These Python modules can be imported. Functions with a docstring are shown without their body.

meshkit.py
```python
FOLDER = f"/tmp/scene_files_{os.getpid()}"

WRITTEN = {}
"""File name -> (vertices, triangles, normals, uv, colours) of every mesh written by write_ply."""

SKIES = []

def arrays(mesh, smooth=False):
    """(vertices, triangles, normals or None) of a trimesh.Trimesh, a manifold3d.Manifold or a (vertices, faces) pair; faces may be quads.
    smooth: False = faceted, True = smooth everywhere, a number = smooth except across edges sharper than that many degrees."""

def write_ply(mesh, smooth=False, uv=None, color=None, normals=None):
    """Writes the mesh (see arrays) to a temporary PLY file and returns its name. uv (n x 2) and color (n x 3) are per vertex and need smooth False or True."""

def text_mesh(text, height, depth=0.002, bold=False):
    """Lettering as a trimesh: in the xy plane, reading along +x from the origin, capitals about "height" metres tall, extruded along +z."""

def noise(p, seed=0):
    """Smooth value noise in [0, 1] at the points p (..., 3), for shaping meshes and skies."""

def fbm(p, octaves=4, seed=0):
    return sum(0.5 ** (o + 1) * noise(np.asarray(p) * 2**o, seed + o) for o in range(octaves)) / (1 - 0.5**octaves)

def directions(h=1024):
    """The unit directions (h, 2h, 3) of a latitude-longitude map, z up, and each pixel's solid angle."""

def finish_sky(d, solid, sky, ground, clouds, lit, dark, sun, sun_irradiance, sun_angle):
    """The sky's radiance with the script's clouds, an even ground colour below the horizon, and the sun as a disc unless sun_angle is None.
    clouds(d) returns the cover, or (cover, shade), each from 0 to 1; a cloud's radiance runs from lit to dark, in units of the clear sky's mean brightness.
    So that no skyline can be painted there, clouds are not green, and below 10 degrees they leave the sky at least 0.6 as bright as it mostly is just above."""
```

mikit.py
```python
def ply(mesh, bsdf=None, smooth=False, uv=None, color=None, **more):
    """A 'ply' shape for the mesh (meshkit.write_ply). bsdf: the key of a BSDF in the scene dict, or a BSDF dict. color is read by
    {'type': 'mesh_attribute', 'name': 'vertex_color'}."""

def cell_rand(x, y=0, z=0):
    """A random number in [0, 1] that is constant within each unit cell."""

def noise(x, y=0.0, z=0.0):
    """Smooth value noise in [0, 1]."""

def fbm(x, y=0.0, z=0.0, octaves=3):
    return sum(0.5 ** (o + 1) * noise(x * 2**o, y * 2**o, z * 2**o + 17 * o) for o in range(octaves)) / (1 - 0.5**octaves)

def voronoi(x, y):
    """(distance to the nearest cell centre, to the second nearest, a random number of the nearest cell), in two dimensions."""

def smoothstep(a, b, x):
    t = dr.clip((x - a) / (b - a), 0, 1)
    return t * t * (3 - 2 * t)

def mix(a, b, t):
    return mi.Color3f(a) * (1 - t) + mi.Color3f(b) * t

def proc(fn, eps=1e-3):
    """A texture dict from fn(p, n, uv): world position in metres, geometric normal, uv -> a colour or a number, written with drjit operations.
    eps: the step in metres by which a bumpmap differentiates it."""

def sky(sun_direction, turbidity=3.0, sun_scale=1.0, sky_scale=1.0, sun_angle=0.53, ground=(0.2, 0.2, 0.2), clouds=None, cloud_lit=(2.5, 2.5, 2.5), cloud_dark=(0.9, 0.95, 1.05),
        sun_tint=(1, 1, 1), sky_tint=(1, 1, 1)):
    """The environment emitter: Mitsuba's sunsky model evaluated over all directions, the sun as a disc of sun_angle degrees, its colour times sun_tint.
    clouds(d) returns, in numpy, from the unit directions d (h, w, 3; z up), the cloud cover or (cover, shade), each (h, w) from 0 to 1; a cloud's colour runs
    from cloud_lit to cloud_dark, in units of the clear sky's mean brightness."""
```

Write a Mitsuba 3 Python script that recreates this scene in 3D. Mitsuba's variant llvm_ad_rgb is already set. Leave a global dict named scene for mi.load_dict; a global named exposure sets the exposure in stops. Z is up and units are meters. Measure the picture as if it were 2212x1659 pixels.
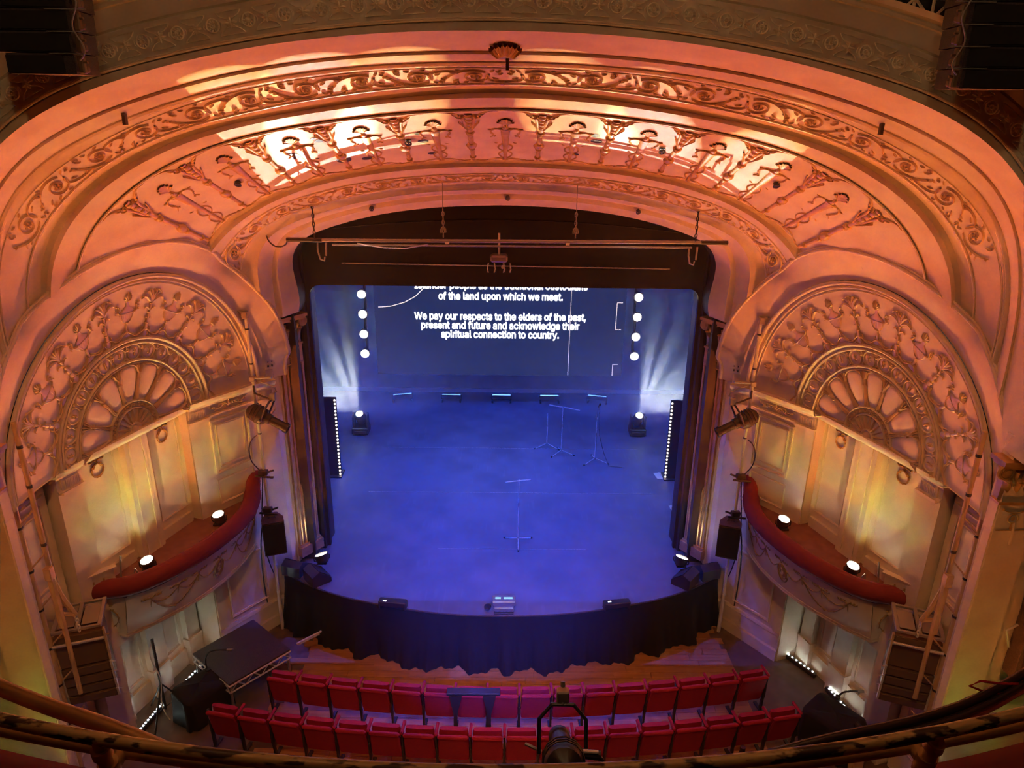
import math, random
import numpy as np, trimesh, drjit as dr, mitsuba as mi
from scipy.interpolate import CubicSpline, UnivariateSpline
from shapely.geometry import Polygon
import mikit, meshkit
from mikit import proc, noise, fbm, smoothstep, mix

T = mi.ScalarTransform4f
scene, labels = {'type': 'scene'}, {}
RNG = random.Random(7)

# ---------------------------------------------------------------- camera
PITCH, YAW, ROLL = math.radians(20.9), math.radians(0.56), math.radians(0.77)
EYE = np.array([0.03, 0.0, 8.46])
_f = np.array([math.sin(YAW) * math.cos(PITCH), math.cos(YAW) * math.cos(PITCH), -math.sin(PITCH)])
_r = np.array([math.cos(YAW), -math.sin(YAW), 0.0])
_u = np.cross(_r, _f)
UP = -math.sin(ROLL) * _r + math.cos(ROLL) * _u
scene['camera'] = {'type': 'perspective', 'fov': math.degrees(2 * math.atan(1106 / 1600)), 'fov_axis': 'x', 'near_clip': 0.05, 'far_clip': 200.0,
                   'to_world': T().look_at(origin=EYE.tolist(), target=(EYE + _f).tolist(), up=UP.tolist())}
exposure = 0.0

# ---------------------------------------------------------------- light (lamps with bodies further down, plus added unseen spots without any)
def rgb(c, k=1.0):
    return {'type': 'rgb', 'value': [float(x) * k for x in c]}
RED, ORANGE, WARM, BLUE, LIME = (1, .115, .022), (1, .20, .028), (1, .66, .34), (.012, .085, 1), (.80, 1, .62)
NL = [0]
def spot(p, q, color, power, cut=40, beam=None, weight=1.0, gobo=None, up=None):
    NL[0] += 1
    u_ = up
    up = [0, 0, 1] if abs(np.subtract(q, p)[2]) < .95 * np.linalg.norm(np.subtract(q, p)) else [0, 1, 0]
    up = up if u_ is None else list(map(float, u_))
    scene['light_%03d' % NL[0]] = {'type': 'spot', 'intensity': rgb(color, power), 'cutoff_angle': float(cut), 'beam_width': float(beam if beam is not None else cut * .6),
                                   'sampling_weight': float(weight), 'to_world': T().look_at(origin=list(map(float, p)), target=list(map(float, q)), up=up)}
    if gobo: scene['light_%03d' % NL[0]]['texture'] = proc(gobo)
def glow(color, k, weight=.05):
    return {'type': 'area', 'radiance': rgb(color, k), 'sampling_weight': weight}

BOX_PARS = [(4.70, 10.72, 1.98), (5.28, 9.40, 1.98)]
PROS_PAR = (3.42, 11.98, .36)
for s in (-1, 1):
    a, b = BOX_PARS
    spot((s * a[0], a[1], 2.07), (s * 4.85, 11.3, 3.6), ORANGE, 14, 75, 25)            # box uplighters
    spot((s * a[0], a[1], 2.07), (s * 3.4, 9.8, 7.4), RED, 70, 62, 25)
    spot((s * b[0], b[1], 2.07), (s * 5.45, 9.95, 3.3), WARM, 5, 46, 10)
    spot((s * b[0], b[1], 2.07), (s * 5.6, 9.6, 5.2), ORANGE, 15, 75, 25)
    spot((s * b[0], b[1], 2.07), (s * 3.0, 8.4, 8.2), ORANGE, 66, 60, 25)
    spot((s * PROS_PAR[0], PROS_PAR[1], .46), (s * 3.80, 12.5, 2.6), ORANGE, 60, 44, 14)  # at the foot of the proscenium pilasters
    spot((s * 5.6, 6.35, -.6), (s * 5.7, 7.2, 2.6), ORANGE, 80, 36, 16)                # floor uplighters before the near pilasters
    spot((s * 5.2, 6.5, -.6), (s * 4.7, 7.3, 7.9), ORANGE, 130, 26, 10)
# blue stage wash from above
for x in (-3.2, 0, 3.2):
    spot((x, 13.4, 6.6), (x * .8, 13.2, 0), BLUE, 125, 62, 30)
    spot((x, 17.5, 6.9), (x * .8, 17.2, 0), BLUE, 95, 62, 30)
FOH_ADDED = [(-1.1, 2.2, 5.3), (1.9, 2.2, 5.3)]
for p in FOH_ADDED:                                                              # unseen pair added to bring blue to the stage front
    spot((p[0], p[1] + .5, p[2] - .2), (-p[0] * .2, 12.1, 0), BLUE, 520, 15, 8, 2)
for x in (-1.3, 1.3):                                                      # unseen bare pair added behind the border, for blue on the floor between rows
    spot((x, 13.3, 5.15), (x * 1.05, 8.7, -1.1), BLUE, 110, 12, 5)
BATTENS = [(-3.05, .22), (-1.58, 0), (-.08, 0), (1.36, 0), (2.80, -.22)]
for x, a in BATTENS:
    spot((x, 20.66, .26), (x - a * .5, 21.05, 1.6), BLUE, 300, 40, 16, .5)
for s in (-1, 1):
    spot((s * 6.2, 19.6, 6.2), (s * 5.4, 21.4, 2.6), BLUE, 260, 45, 18, .5)  # bare spots added to brighten the sides of the back wall
# moving heads on the stage: narrow beams, out to the house and up to the wings
HEADS = [(-3.86, 18.35), (3.64, 18.42)]
# unseen lamps added over the balcony as fill for arch, boards, rail and boxes
HOUSE_FILL = [(-1.7, 2.2, 10.9), (1.7, 2.2, 10.9)]
for p in HOUSE_FILL:
    spot(p, (p[0] * .4, 7.2, 8.0), (1, .66, .30), 8, 62, 40)
    spot(p, (p[0] * .5, 9.75, -1.0), (1, .42, .17), 150, 13, 6)
    spot(p, (p[0] * .4, 1.1, 7.3), (1, .62, .28), 2.2, 40, 20)
    spot(p, (p[0] * 3.05, 9.6, .6), (1, .42, .13), 80, 17, 6)

# ---------------------------------------------------------------- materials
def mat(key, color, rough=.6, metal=0.0, **kw):
    c = proc(color) if callable(color) else rgb(color)
    d = {'type': 'principled', 'base_color': c, 'roughness': rough, 'metallic': metal}
    bump = kw.pop('bump', None)
    d.update(kw)
    if bump:
        d = {'type': 'bumpmap', 'arbitrary': proc(bump[0], eps=bump[1] if len(bump) > 1 else 2e-3), 'scale': 1.0, 'bsdf': d}
    scene['m_' + key] = {'type': 'twosided', 'bsdf': d}
def plaster_c(p, n, uv):
    k = fbm(p.x * 2.3, p.y * 2.3, p.z * 2.3, 3)
    return mix((.66, .55, .41), (.76, .66, .52), smoothstep(.3, .7, k)) * (.94 + .08 * noise(p.x * 60, p.y * 60, p.z * 60))
mat('plaster', plaster_c, .55, specular=.3)
mat('plaster_trim', (.74, .62, .46), .45, specular=.4)
mat('gilt', lambda p, n, uv: mix((.50, .32, .15), (.72, .52, .28), fbm(p.x * 14, p.y * 14, p.z * 14, 2)), .34, .3)
mat('old_gold', lambda p, n, uv: mix((.42, .24, .10), (.72, .48, .22), fbm(p.x * 9, p.y * 9, p.z * 9, 3)), .38, .7)
mat('relief', (.66, .50, .33), .36, .15)
mat('garland', (.33, .22, .09), .5, .3)
mat('velvet', lambda p, n, uv: mix((.085, .008, .011), (.14, .012, .017), fbm(p.x * 7, p.y * 7, p.z * 7, 3)), .85, sheen=.6)
mat('seat_cloth', lambda p, n, uv: mix((.26, .008, .022), (.34, .012, .03), noise(p.x * 90, p.y * 90, p.z * 90)), .85, sheen=.5)
mat('black_cloth', lambda p, n, uv: mix((.003, .0032, .004), (.007, .0073, .009), noise(p.x * 120, p.y * 120, p.z * 60)), .95)
mat('black_paint', (.018, .018, .02), .55)
mat('black_metal', (.022, .022, .024), .35, .2)
mat('black_vinyl', lambda p, n, uv: mix((.02, .017, .02), (.045, .036, .04), noise(p.x * 150, p.y * 150, p.z * 150)), .5)
mat('cabinet', (.105, .068, .042), .42)  # browned and lifted to carry the orange glow on the line arrays
mat('steel', (.78, .77, .75), .34, .45)
mat('dull_steel', (.34, .32, .30), .45, .7)
mat('tan_pipe', lambda p, n, uv: mix((.45, .29, .14), (.66, .47, .27), fbm(p.x * 20, p.y * 20, p.z * 6, 3)), .45, .1)
mat('white_paint', (.72, .66, .56), .5)
mat('dark_reveal', lambda p, n, uv: mix((.008, .007, .008), (.026, .02, .02), fbm(p.x * 3, p.y * 3, p.z * 1.2, 4)), .5)
def worn_pipe(p, n, uv):
    k = fbm(p.x * 16, p.y * 42, p.z * 42, 4)
    m = fbm(p.x * 5 + 7, p.y * 9, p.z * 9, 2)
    return mix(mix((.30, .22, .10), (.50, .44, .20), m), (.035, .028, .02), smoothstep(.46, .56, k))
mat('worn_pipe', worn_pipe, .42, .25)
mat('brass_pipe', lambda p, n, uv: mix((.26, .17, .07), (.44, .31, .13), fbm(p.x * 8, p.y * 20, p.z * 20, 3)), .38, .5)
def stage_c(p, n, uv):
    k = fbm(p.x * 1.1, p.y * 1.1, 3.0, 4)
    s = smoothstep(.70, .9, noise(p.x * 26.0, p.y * 2.2, 5.0)) * smoothstep(.6, .75, noise(p.x * 1.3, p.y * 3.0, 1.0))
    return mix((.065, .07, .085), (.10, .105, .125), smoothstep(.2, .8, k)) + .012 * s
mat('stage_floor', stage_c, .48, specular=.5)
def parquet_c(p, n, uv):
    r = mikit.cell_rand(dr.floor(p.x * 1.1 + .37 * dr.floor(p.y * 9)), dr.floor(p.y * 9))
    g = fbm(p.x * 3, p.y * 45, r * 9, 3)
    wear = fbm(p.x * 1.7, p.y * 1.7, 9, 4)
    c = mix((.20, .075, .022), (.42, .18, .06), g * .7 + r * .3)
    return mix(c, (.50, .31, .17), smoothstep(.55, .74, wear) * .55)
mat('board', parquet_c, .42, specular=.5)
mat('dark_floor', lambda p, n, uv: mix((.05, .03, .022), (.11, .07, .05), fbm(p.x * 6, p.y * 6, 2, 3)), .6)
mat('box_carpet', lambda p, n, uv: mix((.10, .035, .025), (.17, .07, .045), fbm(p.x * 9, p.y * 9, 2, 3)), .8)
def brick_h(p, n, uv):
    row = dr.floor(p.z / .086)
    x = p.x / .24 + .5 * (row - 2 * dr.floor(row / 2))
    fx, fz = x - dr.floor(x), p.z / .086 - row
    e = smoothstep(0, .06, fx) * smoothstep(1, .94, fx) * smoothstep(0, .14, fz) * smoothstep(1, .86, fz)
    return .012 * e + .02 * fbm(p.x * 9, p.z * 12, 1.0, 3)
mat('painted_brick', lambda p, n, uv: mix((.22, .22, .24), (.42, .42, .44), fbm(p.x * 2, p.z * 2, 1, 4)), .5, bump=(brick_h, 4e-3))
mat('pipe_paint', (.5, .5, .52), .4)
mat('screen_face', (.02, .025, .035), .6)
mat('paper', (.7, .66, .6), .6)
mat('board_box', (.62, .40, .22), .6)
scene['m_lens_dark'] = {'type': 'principled', 'base_color': rgb((.02, .02, .03)), 'roughness': .08, 'clearcoat': 1.0}

# ---------------------------------------------------------------- mesh helpers
def cat(ms):
    return trimesh.util.concatenate([m for m in ms if m is not None])
def tm(v, f):
    return trimesh.Trimesh(np.asarray(v, float), np.asarray(f, int), process=False)
def bx(c, s, rz=0.0, rx=0.0, ry=0.0):
    m = trimesh.creation.box(extents=s)
    for a, ax in ((rx, [1, 0, 0]), (ry, [0, 1, 0]), (rz, [0, 0, 1])):
        if a: m.apply_transform(trimesh.transformations.rotation_matrix(a, ax))
    m.apply_translation(c)
    return m
def cbx(c, s, b=.01, rz=0.0, rx=0.0):
    """A box with chamfered edges."""
    e = np.array(s) / 2
    v = [(2 * np.array(p) - 1) * (e - np.array([b * (k != j) for j in range(3)])) for p in np.ndindex(2, 2, 2) for k in range(3)]
    m = trimesh.convex.convex_hull(np.array(v))
    for a, ax in ((rx, [1, 0, 0]), (rz, [0, 0, 1])):
        if a: m.apply_transform(trimesh.transformations.rotation_matrix(a, ax))
    m.apply_translation(c)
    return tm(m.vertices, m.faces)
def tube(path, r, n=8, closed=False, caps=True):
    p = np.asarray(path, float)
    k = len(p)
    rr = np.broadcast_to(np.asarray(r, float), k)
    d = np.gradient(p, axis=0) if not closed else np.roll(p, -1, 0) - np.roll(p, 1, 0)
    d /= np.linalg.norm(d, axis=1, keepdims=True) + 1e-12
    a = np.array([0, 0, 1.0]) if abs(d[0][2]) < .9 else np.array([1.0, 0, 0])
    rings = []
    for i in range(k):
        a = a - d[i] * (a @ d[i])
        a /= np.linalg.norm(a) + 1e-12
        b = np.cross(d[i], a)
        t = np.arange(n) / n * 2 * np.pi
        rings.append(p[i] + rr[i] * (np.cos(t)[:, None] * a + np.sin(t)[:, None] * b))
    v, f = np.vstack(rings), []
    for i in range(k if closed else k - 1):
        for j in range(n):
            q, w = i * n + j, i * n + (j + 1) % n
            q2, w2 = ((i + 1) % k) * n + j, ((i + 1) % k) * n + (j + 1) % n
            f += [[q, w, w2], [q, w2, q2]]
    if caps and not closed:
        v = np.vstack([v, p[:1], p[-1:]])
        for j in range(n):
            f += [[(j + 1) % n, j, k * n], [(k - 1) * n + j, (k - 1) * n + (j + 1) % n, k * n + 1]]
    return tm(v, f)
def rod(a, b, r, n=10):
    return tube([a, np.asarray(a) + (np.asarray(b, float) - a) * .5, b], r, n)
def grid(P, flip=False):
    """A sheet through the points P (rows, columns, 3)."""
    m, n = P.shape[:2]
    i, j = np.meshgrid(np.arange(m - 1), np.arange(n - 1), indexing='ij')
    a = (i * n + j).ravel()
    q = np.stack([a, a + 1, a + n + 1, a + n], 1)
    if flip: q = q[:, ::-1]
    return tm(P.reshape(-1, 3), np.vstack([q[:, [0, 1, 2]], q[:, [0, 2, 3]]]))
def lathe(prof, n=20, c=(0, 0, 0), axis=None):
    prof = np.asarray(prof, float)
    t = np.arange(n + 1) / n * 2 * np.pi
    P = np.stack([prof[:, None, 0] * np.cos(t), prof[:, None, 0] * np.sin(t), np.repeat(prof[:, 1:2], n + 1, 1)], -1)
    m = grid(P)
    if axis is not None:
        m.apply_transform(trimesh.geometry.align_vectors([0, 0, 1], np.asarray(axis, float)))
    m.apply_translation(c)
    return m
def prism(poly, h, T44=None):
    m = trimesh.creation.extrude_polygon(Polygon(poly), h, engine='earcut')
    if T44 is not None: m.apply_transform(T44)
    return m
def frame(o, x, y):
    """Matrix whose axes are x, y and x cross y, at o."""
    x = np.asarray(x, float) / np.linalg.norm(x); z = np.cross(x, y); z = z / np.linalg.norm(z); y = np.cross(z, x)
    M = np.eye(4); M[:3, 0], M[:3, 1], M[:3, 2], M[:3, 3] = x, y, z, o
    return M
def mirror(m):
    return tm(m.vertices * [-1, 1, 1], m.faces[:, ::-1])
def clip(m, f):
    """The part of the mesh where the values f at its vertices are above 0."""
    v, tri, new = list(m.vertices), [], {}
    def cut(a, b):
        k = (min(a, b), max(a, b))
        if k not in new:
            t = f[a] / (f[a] - f[b])
            new[k] = len(v); v.append(m.vertices[a] * (1 - t) + m.vertices[b] * t)
        return new[k]
    for t in m.faces:
        poly = []
        for a, b in zip(t, np.roll(t, -1)):
            if f[a] > 0: poly.append(a)
            if (f[a] > 0) != (f[b] > 0): poly.append(cut(a, b))
        for k in range(1, len(poly) - 1): tri.append([poly[0], poly[k], poly[k + 1]])
    return tm(v, tri) if tri else None

# relief ornaments in a local plane (u, v) with height h, bent onto a surface by fn(u, v, h)
def ribbon(pts, w, h, fn, smooth=0):
    p = np.asarray(pts, float)
    if smooth:
        t = np.r_[0, np.cumsum(np.linalg.norm(np.diff(p, axis=0), axis=1))]
        p = CubicSpline(t, p)(np.linspace(0, t[-1], smooth))
    k = len(p)
    w, h = np.interp(np.linspace(0, 1, k), np.linspace(0, 1, np.size(w)), np.atleast_1d(w)), np.interp(np.linspace(0, 1, k), np.linspace(0, 1, np.size(h)), np.atleast_1d(h))
    d = np.gradient(p, axis=0); d /= np.linalg.norm(d, axis=1, keepdims=True) + 1e-9
    nrm = np.stack([-d[:, 1], d[:, 0]], 1)
    rows = []
    for a, z in ((-1, -.02), (-.75, .7), (0, 1), (.75, .7), (1, -.02)):
        rows.append(np.column_stack([p + nrm * (a * w)[:, None], z * h]))
    P = np.stack(rows, 1)
    return grid(fn(P[..., 0], P[..., 1], P[..., 2]))
def blob(u, v, ru, rv, h, fn, rot=0.0, n=10):
    t = np.arange(n + 1) / n * 2 * np.pi
    rows = []
    for k, z in ((1, -.02), (.8, .62), (.45, .92), (.02, 1)):
        x, y = ru * k * np.cos(t), rv * k * np.sin(t)
        rows.append(np.stack([u + x * math.cos(rot) - y * math.sin(rot), v + x * math.sin(rot) + y * math.cos(rot), np.full_like(t, z * h)], -1))
    P = np.stack(rows, 0)
    return grid(fn(P[..., 0], P[..., 1], P[..., 2]))
def ring2(u, v, r, w, h, fn, n=20, a0=0, a1=2 * math.pi):
    t = np.linspace(a0, a1, n)
    return ribbon(np.stack([u + r * np.cos(t), v + r * np.sin(t)], 1), w, h, fn)
def spiral(u, v, r, turns, a0, hand=1, n=26, r1=.12):
    t = np.linspace(0, 1, n)
    rr = r * (1 - t * (1 - r1)); a = a0 + hand * turns * 2 * math.pi * t
    return np.stack([u + rr * np.cos(a), v + rr * np.sin(a)], 1)
def at(fn, u0, v0, rot=0.0, k=1.0):
    """fn in a turned and shifted frame."""
    c, s = math.cos(rot), math.sin(rot)
    return lambda u, v, h: fn(u0 + k * (u * c - v * s), v0 + k * (u * s + v * c), k * h)

# ---------------------------------------------------------------- scene helpers
USED = {}
def numbered(name):
    if name not in USED:
        USED[name] = 0; return name
    USED[name] += 1
    return '%s_%03d' % (name, USED[name])
PLY = {}
def obj(name, mesh, bsdf, parent=None, smooth=False, to=None, label=None, cat=None, group=None, kind=None, emit=None):
    key = numbered((parent + '__' if parent else '') + name)
    d = dict(mesh) if isinstance(mesh, dict) else mikit.ply(mesh, 'm_' + bsdf, smooth=smooth)
    if emit: d['emitter'] = emit
    if to is not None: d['to_world'] = to
    scene[key] = d
    tag(key, label, cat, group, kind)
    return key
def tag(key, label=None, cat=None, group=None, kind=None):
    e = {k: v for k, v in (('label', label), ('category', cat), ('group', group), ('kind', kind)) if v}
    if e: labels.setdefault(key, {}).update(e)
def thing(name, label, cat, group=None, kind=None):
    key = numbered(name)
    tag(key, label, cat, group, kind)
    return key
SIDE = {-1: 'left', 1: 'right'}
def both(mesh, s):
    return mesh if s > 0 else mirror(mesh)
# ---------------------------------------------------------------- arch curves: depth Y and the right half (x, z) from crown to springing
K = [
 (6.80, [(0.0,9.083),(0.563,9.072),(1.127,9.036),(1.689,8.976),(2.25,8.89),(2.809,8.78),(3.364,8.642),(3.893,8.453),(4.361,8.172),(4.747,7.782),(5.049,7.304),(5.269,6.762),(5.407,6.181),(5.462,5.582),(5.435,4.991)]),
 (6.80, [(0.0,9.005),(0.556,8.998),(1.116,8.969),(1.675,8.915),(2.23,8.834),(2.78,8.72),(3.321,8.572),(3.844,8.378),(4.318,8.109),(4.714,7.738),(5.025,7.276),(5.252,6.747),(5.396,6.174),(5.457,5.58),(5.437,4.989)]),
 (7.55, [(0.0,8.865),(0.566,8.859),(1.128,8.833),(1.688,8.783),(2.246,8.706),(2.802,8.597),(3.355,8.452),(3.904,8.267),(4.424,8.026),(4.863,7.706),(5.173,7.284),(5.357,6.771),(5.445,6.196),(5.471,5.592),(5.464,4.987)]),
 (7.75, [(0.0,8.8),(0.565,8.792),(1.122,8.765),(1.677,8.715),(2.229,8.637),(2.779,8.526),(3.326,8.378),(3.871,8.187),(4.399,7.946),(4.856,7.633),(5.189,7.23),(5.391,6.742),(5.482,6.191),(5.485,5.597),(5.459,4.982)]),
 (7.85, [(0.0,8.756),(0.555,8.75),(1.113,8.725),(1.669,8.675),(2.22,8.595),(2.764,8.481),(3.298,8.328),(3.821,8.13),(4.328,7.882),(4.791,7.571),(5.154,7.176),(5.377,6.687),(5.478,6.133),(5.492,5.557),(5.454,4.999)]),
 (8.20, [(0.0,8.637),(0.541,8.624),(1.091,8.584),(1.638,8.52),(2.179,8.433),(2.712,8.326),(3.232,8.199),(3.737,8.032),(4.225,7.8),(4.683,7.484),(5.067,7.09),(5.321,6.629),(5.437,6.116),(5.464,5.565),(5.452,4.987)]),
 (8.38, [(0.0,8.585),(0.544,8.567),(1.087,8.522),(1.625,8.455),(2.157,8.373),(2.681,8.282),(3.195,8.165),(3.697,8.003),(4.184,7.777),(4.641,7.471),(5.018,7.084),(5.261,6.62),(5.364,6.094),(5.384,5.541),(5.385,4.996)]),
 (8.40, [(0.0,8.49),(0.533,8.476),(1.064,8.439),(1.591,8.379),(2.111,8.303),(2.624,8.209),(3.126,8.089),(3.615,7.925),(4.09,7.701),(4.538,7.404),(4.911,7.03),(5.16,6.58),(5.27,6.072),(5.293,5.534),(5.282,4.994)]),
 (8.75, [(0.0,8.368),(0.509,8.352),(1.03,8.318),(1.549,8.266),(2.062,8.199),(2.567,8.113),(3.06,7.998),(3.537,7.84),(3.996,7.624),(4.429,7.338),(4.802,6.977),(5.061,6.544),(5.168,6.047),(5.174,5.517),(5.162,4.997)]),
 (10.85, [(0.0,7.69),(0.442,7.686),(0.883,7.671),(1.322,7.641),(1.758,7.592),(2.189,7.521),(2.615,7.422),(3.036,7.292),(3.448,7.127),(3.843,6.92),(4.184,6.655),(4.432,6.314),(4.578,5.907),(4.633,5.457),(4.611,4.99)]),
 (10.87, [(0.0,7.591),(0.425,7.584),(0.864,7.567),(1.302,7.536),(1.734,7.488),(2.159,7.419),(2.575,7.326),(2.977,7.205),(3.363,7.049),(3.731,6.843),(4.076,6.575),(4.37,6.247),(4.57,5.866),(4.632,5.445),(4.611,4.992)]),
 (11.25, [(0.0,7.463),(0.412,7.455),(0.838,7.438),(1.263,7.409),(1.684,7.365),(2.099,7.305),(2.505,7.225),(2.9,7.123),(3.281,6.994),(3.645,6.818),(3.99,6.57),(4.288,6.242),(4.447,5.852),(4.372,5.427),(4.393,4.994)]),
 (11.65, [(0.0,7.318),(0.411,7.315),(0.806,7.298),(1.198,7.265),(1.589,7.216),(1.979,7.151),(2.369,7.068),(2.761,6.969),(3.156,6.851),(3.537,6.703),(3.862,6.493),(4.088,6.191),(4.209,5.809),(4.252,5.396),(4.248,4.999)]),
 (11.75, [(0.0,7.271),(0.396,7.267),(0.791,7.249),(1.184,7.215),(1.573,7.166),(1.957,7.103),(2.335,7.025),(2.705,6.932),(3.068,6.825),(3.42,6.692),(3.761,6.487),(4.016,6.178),(4.078,5.797),(4.044,5.387),(4.058,4.998)]),
 (12.10, [(0.0,7.08),(0.367,7.076),(0.734,7.062),(1.101,7.037),(1.465,6.999),(1.828,6.946),(2.188,6.878),(2.546,6.791),(2.901,6.686),(3.251,6.559),(3.566,6.39),(3.761,6.122),(3.836,5.765),(3.843,5.37),(3.835,4.994)]),
 (12.45, [(0.0,6.86),(0.338,6.854),(0.676,6.842),(1.016,6.822),(1.356,6.792),(1.696,6.75),(2.037,6.694),(2.377,6.621),(2.716,6.53),(3.053,6.419),(3.365,6.271),(3.563,6.038),(3.597,5.698),(3.544,5.323),(3.58,5.0)]),
]
TT = np.linspace(-1, 1, 241)
class Curve:
    """An arch in the plane Y, symmetric about x = 0, by arc length s from the crown."""
    def __init__(self, Y, pts):
        p = np.array(pts); t = np.r_[0, np.cumsum(np.hypot(*np.diff(p, axis=0).T))]
        full = np.vstack([p[:0:-1] * [-1, 1], p]); ft = np.r_[-t[:0:-1], t]
        self.c, self.L, self.Y = CubicSpline(ft, full), t[-1], Y
    def at(self, s):
        s = np.asarray(s, float); q = self.c(np.clip(s, -self.L, self.L))
        return np.stack([q[..., 0], np.full(q.shape[:-1], self.Y), q[..., 1]], -1)
    def row(self):
        return self.at(TT * self.L)
C = [Curve(*k) for k in K]
def between(a, b, k, Y=None):
    A, B = a.row(), b.row()
    P = A * (1 - k) + B * k
    h = len(TT) // 2
    return Curve(Y if Y is not None else a.Y * (1 - k) + b.Y * k, P[h::8, [0, 2]] if False else np.column_stack([P[h::8, 0], P[h::8, 2]]))
def push(c, d, Y=None):
    """The curve moved by d towards the inside of the opening."""
    p = c.row(); g = np.gradient(p, axis=0); n = np.stack([g[:, 2], 0 * g[:, 0], -g[:, 0]], 1); n /= np.linalg.norm(n, axis=1, keepdims=True)
    q = p + n * d; h = len(TT) // 2
    q[h, 0] = 0
    return Curve(c.Y if Y is None else Y, np.column_stack([q[h::8, 0], q[h::8, 2]]))

# ---------------------------------------------------------------- side niches
A0, B0 = np.array([4.20, 12.0]), np.array([5.75, 7.55])
CH = (B0 - A0) / np.linalg.norm(B0 - A0)                 # along the chord, from the stage to the house
NO = np.array([-CH[1], CH[0]])                           # outwards, away from the auditorium
M0, RN, Z0 = (A0 + B0) / 2, 2.30, 3.90
RO = 2.74
def niche(u, w, out=0.0):
    """A point of the right side: u along the chord from its middle, w above the cornice, out behind the chord plane."""
    u, w, out = np.broadcast_arrays(np.asarray(u, float), w, out)
    return np.stack([M0[0] + u * CH[0] + out * NO[0], M0[1] + u * CH[1] + out * NO[1], Z0 + w], -1)
def dish(u, w):
    r2 = (u * u + w * w) / RN ** 2
    return .45 * np.clip(1 - r2, 0, 1) ** .9
def conch(u, w, h=0.0):
    return niche(u, w, dish(u, w) - h)
def in_niche(P, R=RO):
    x = np.abs(P[..., 0]) - M0[0]; y = P[..., 1] - M0[1]
    u = x * CH[0] + y * CH[1]; w = P[..., 2] - Z0
    return np.hypot(u, w) - R
# outside of the chord, lower than the springing, nothing of the vault is left
def keep(P):
    x = np.abs(P[..., 0]) - M0[0]; y = P[..., 1] - M0[1]
    u = x * CH[0] + y * CH[1]; w = P[..., 2] - Z0
    return np.hypot(u, np.maximum(w, 0)) - RO

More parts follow.
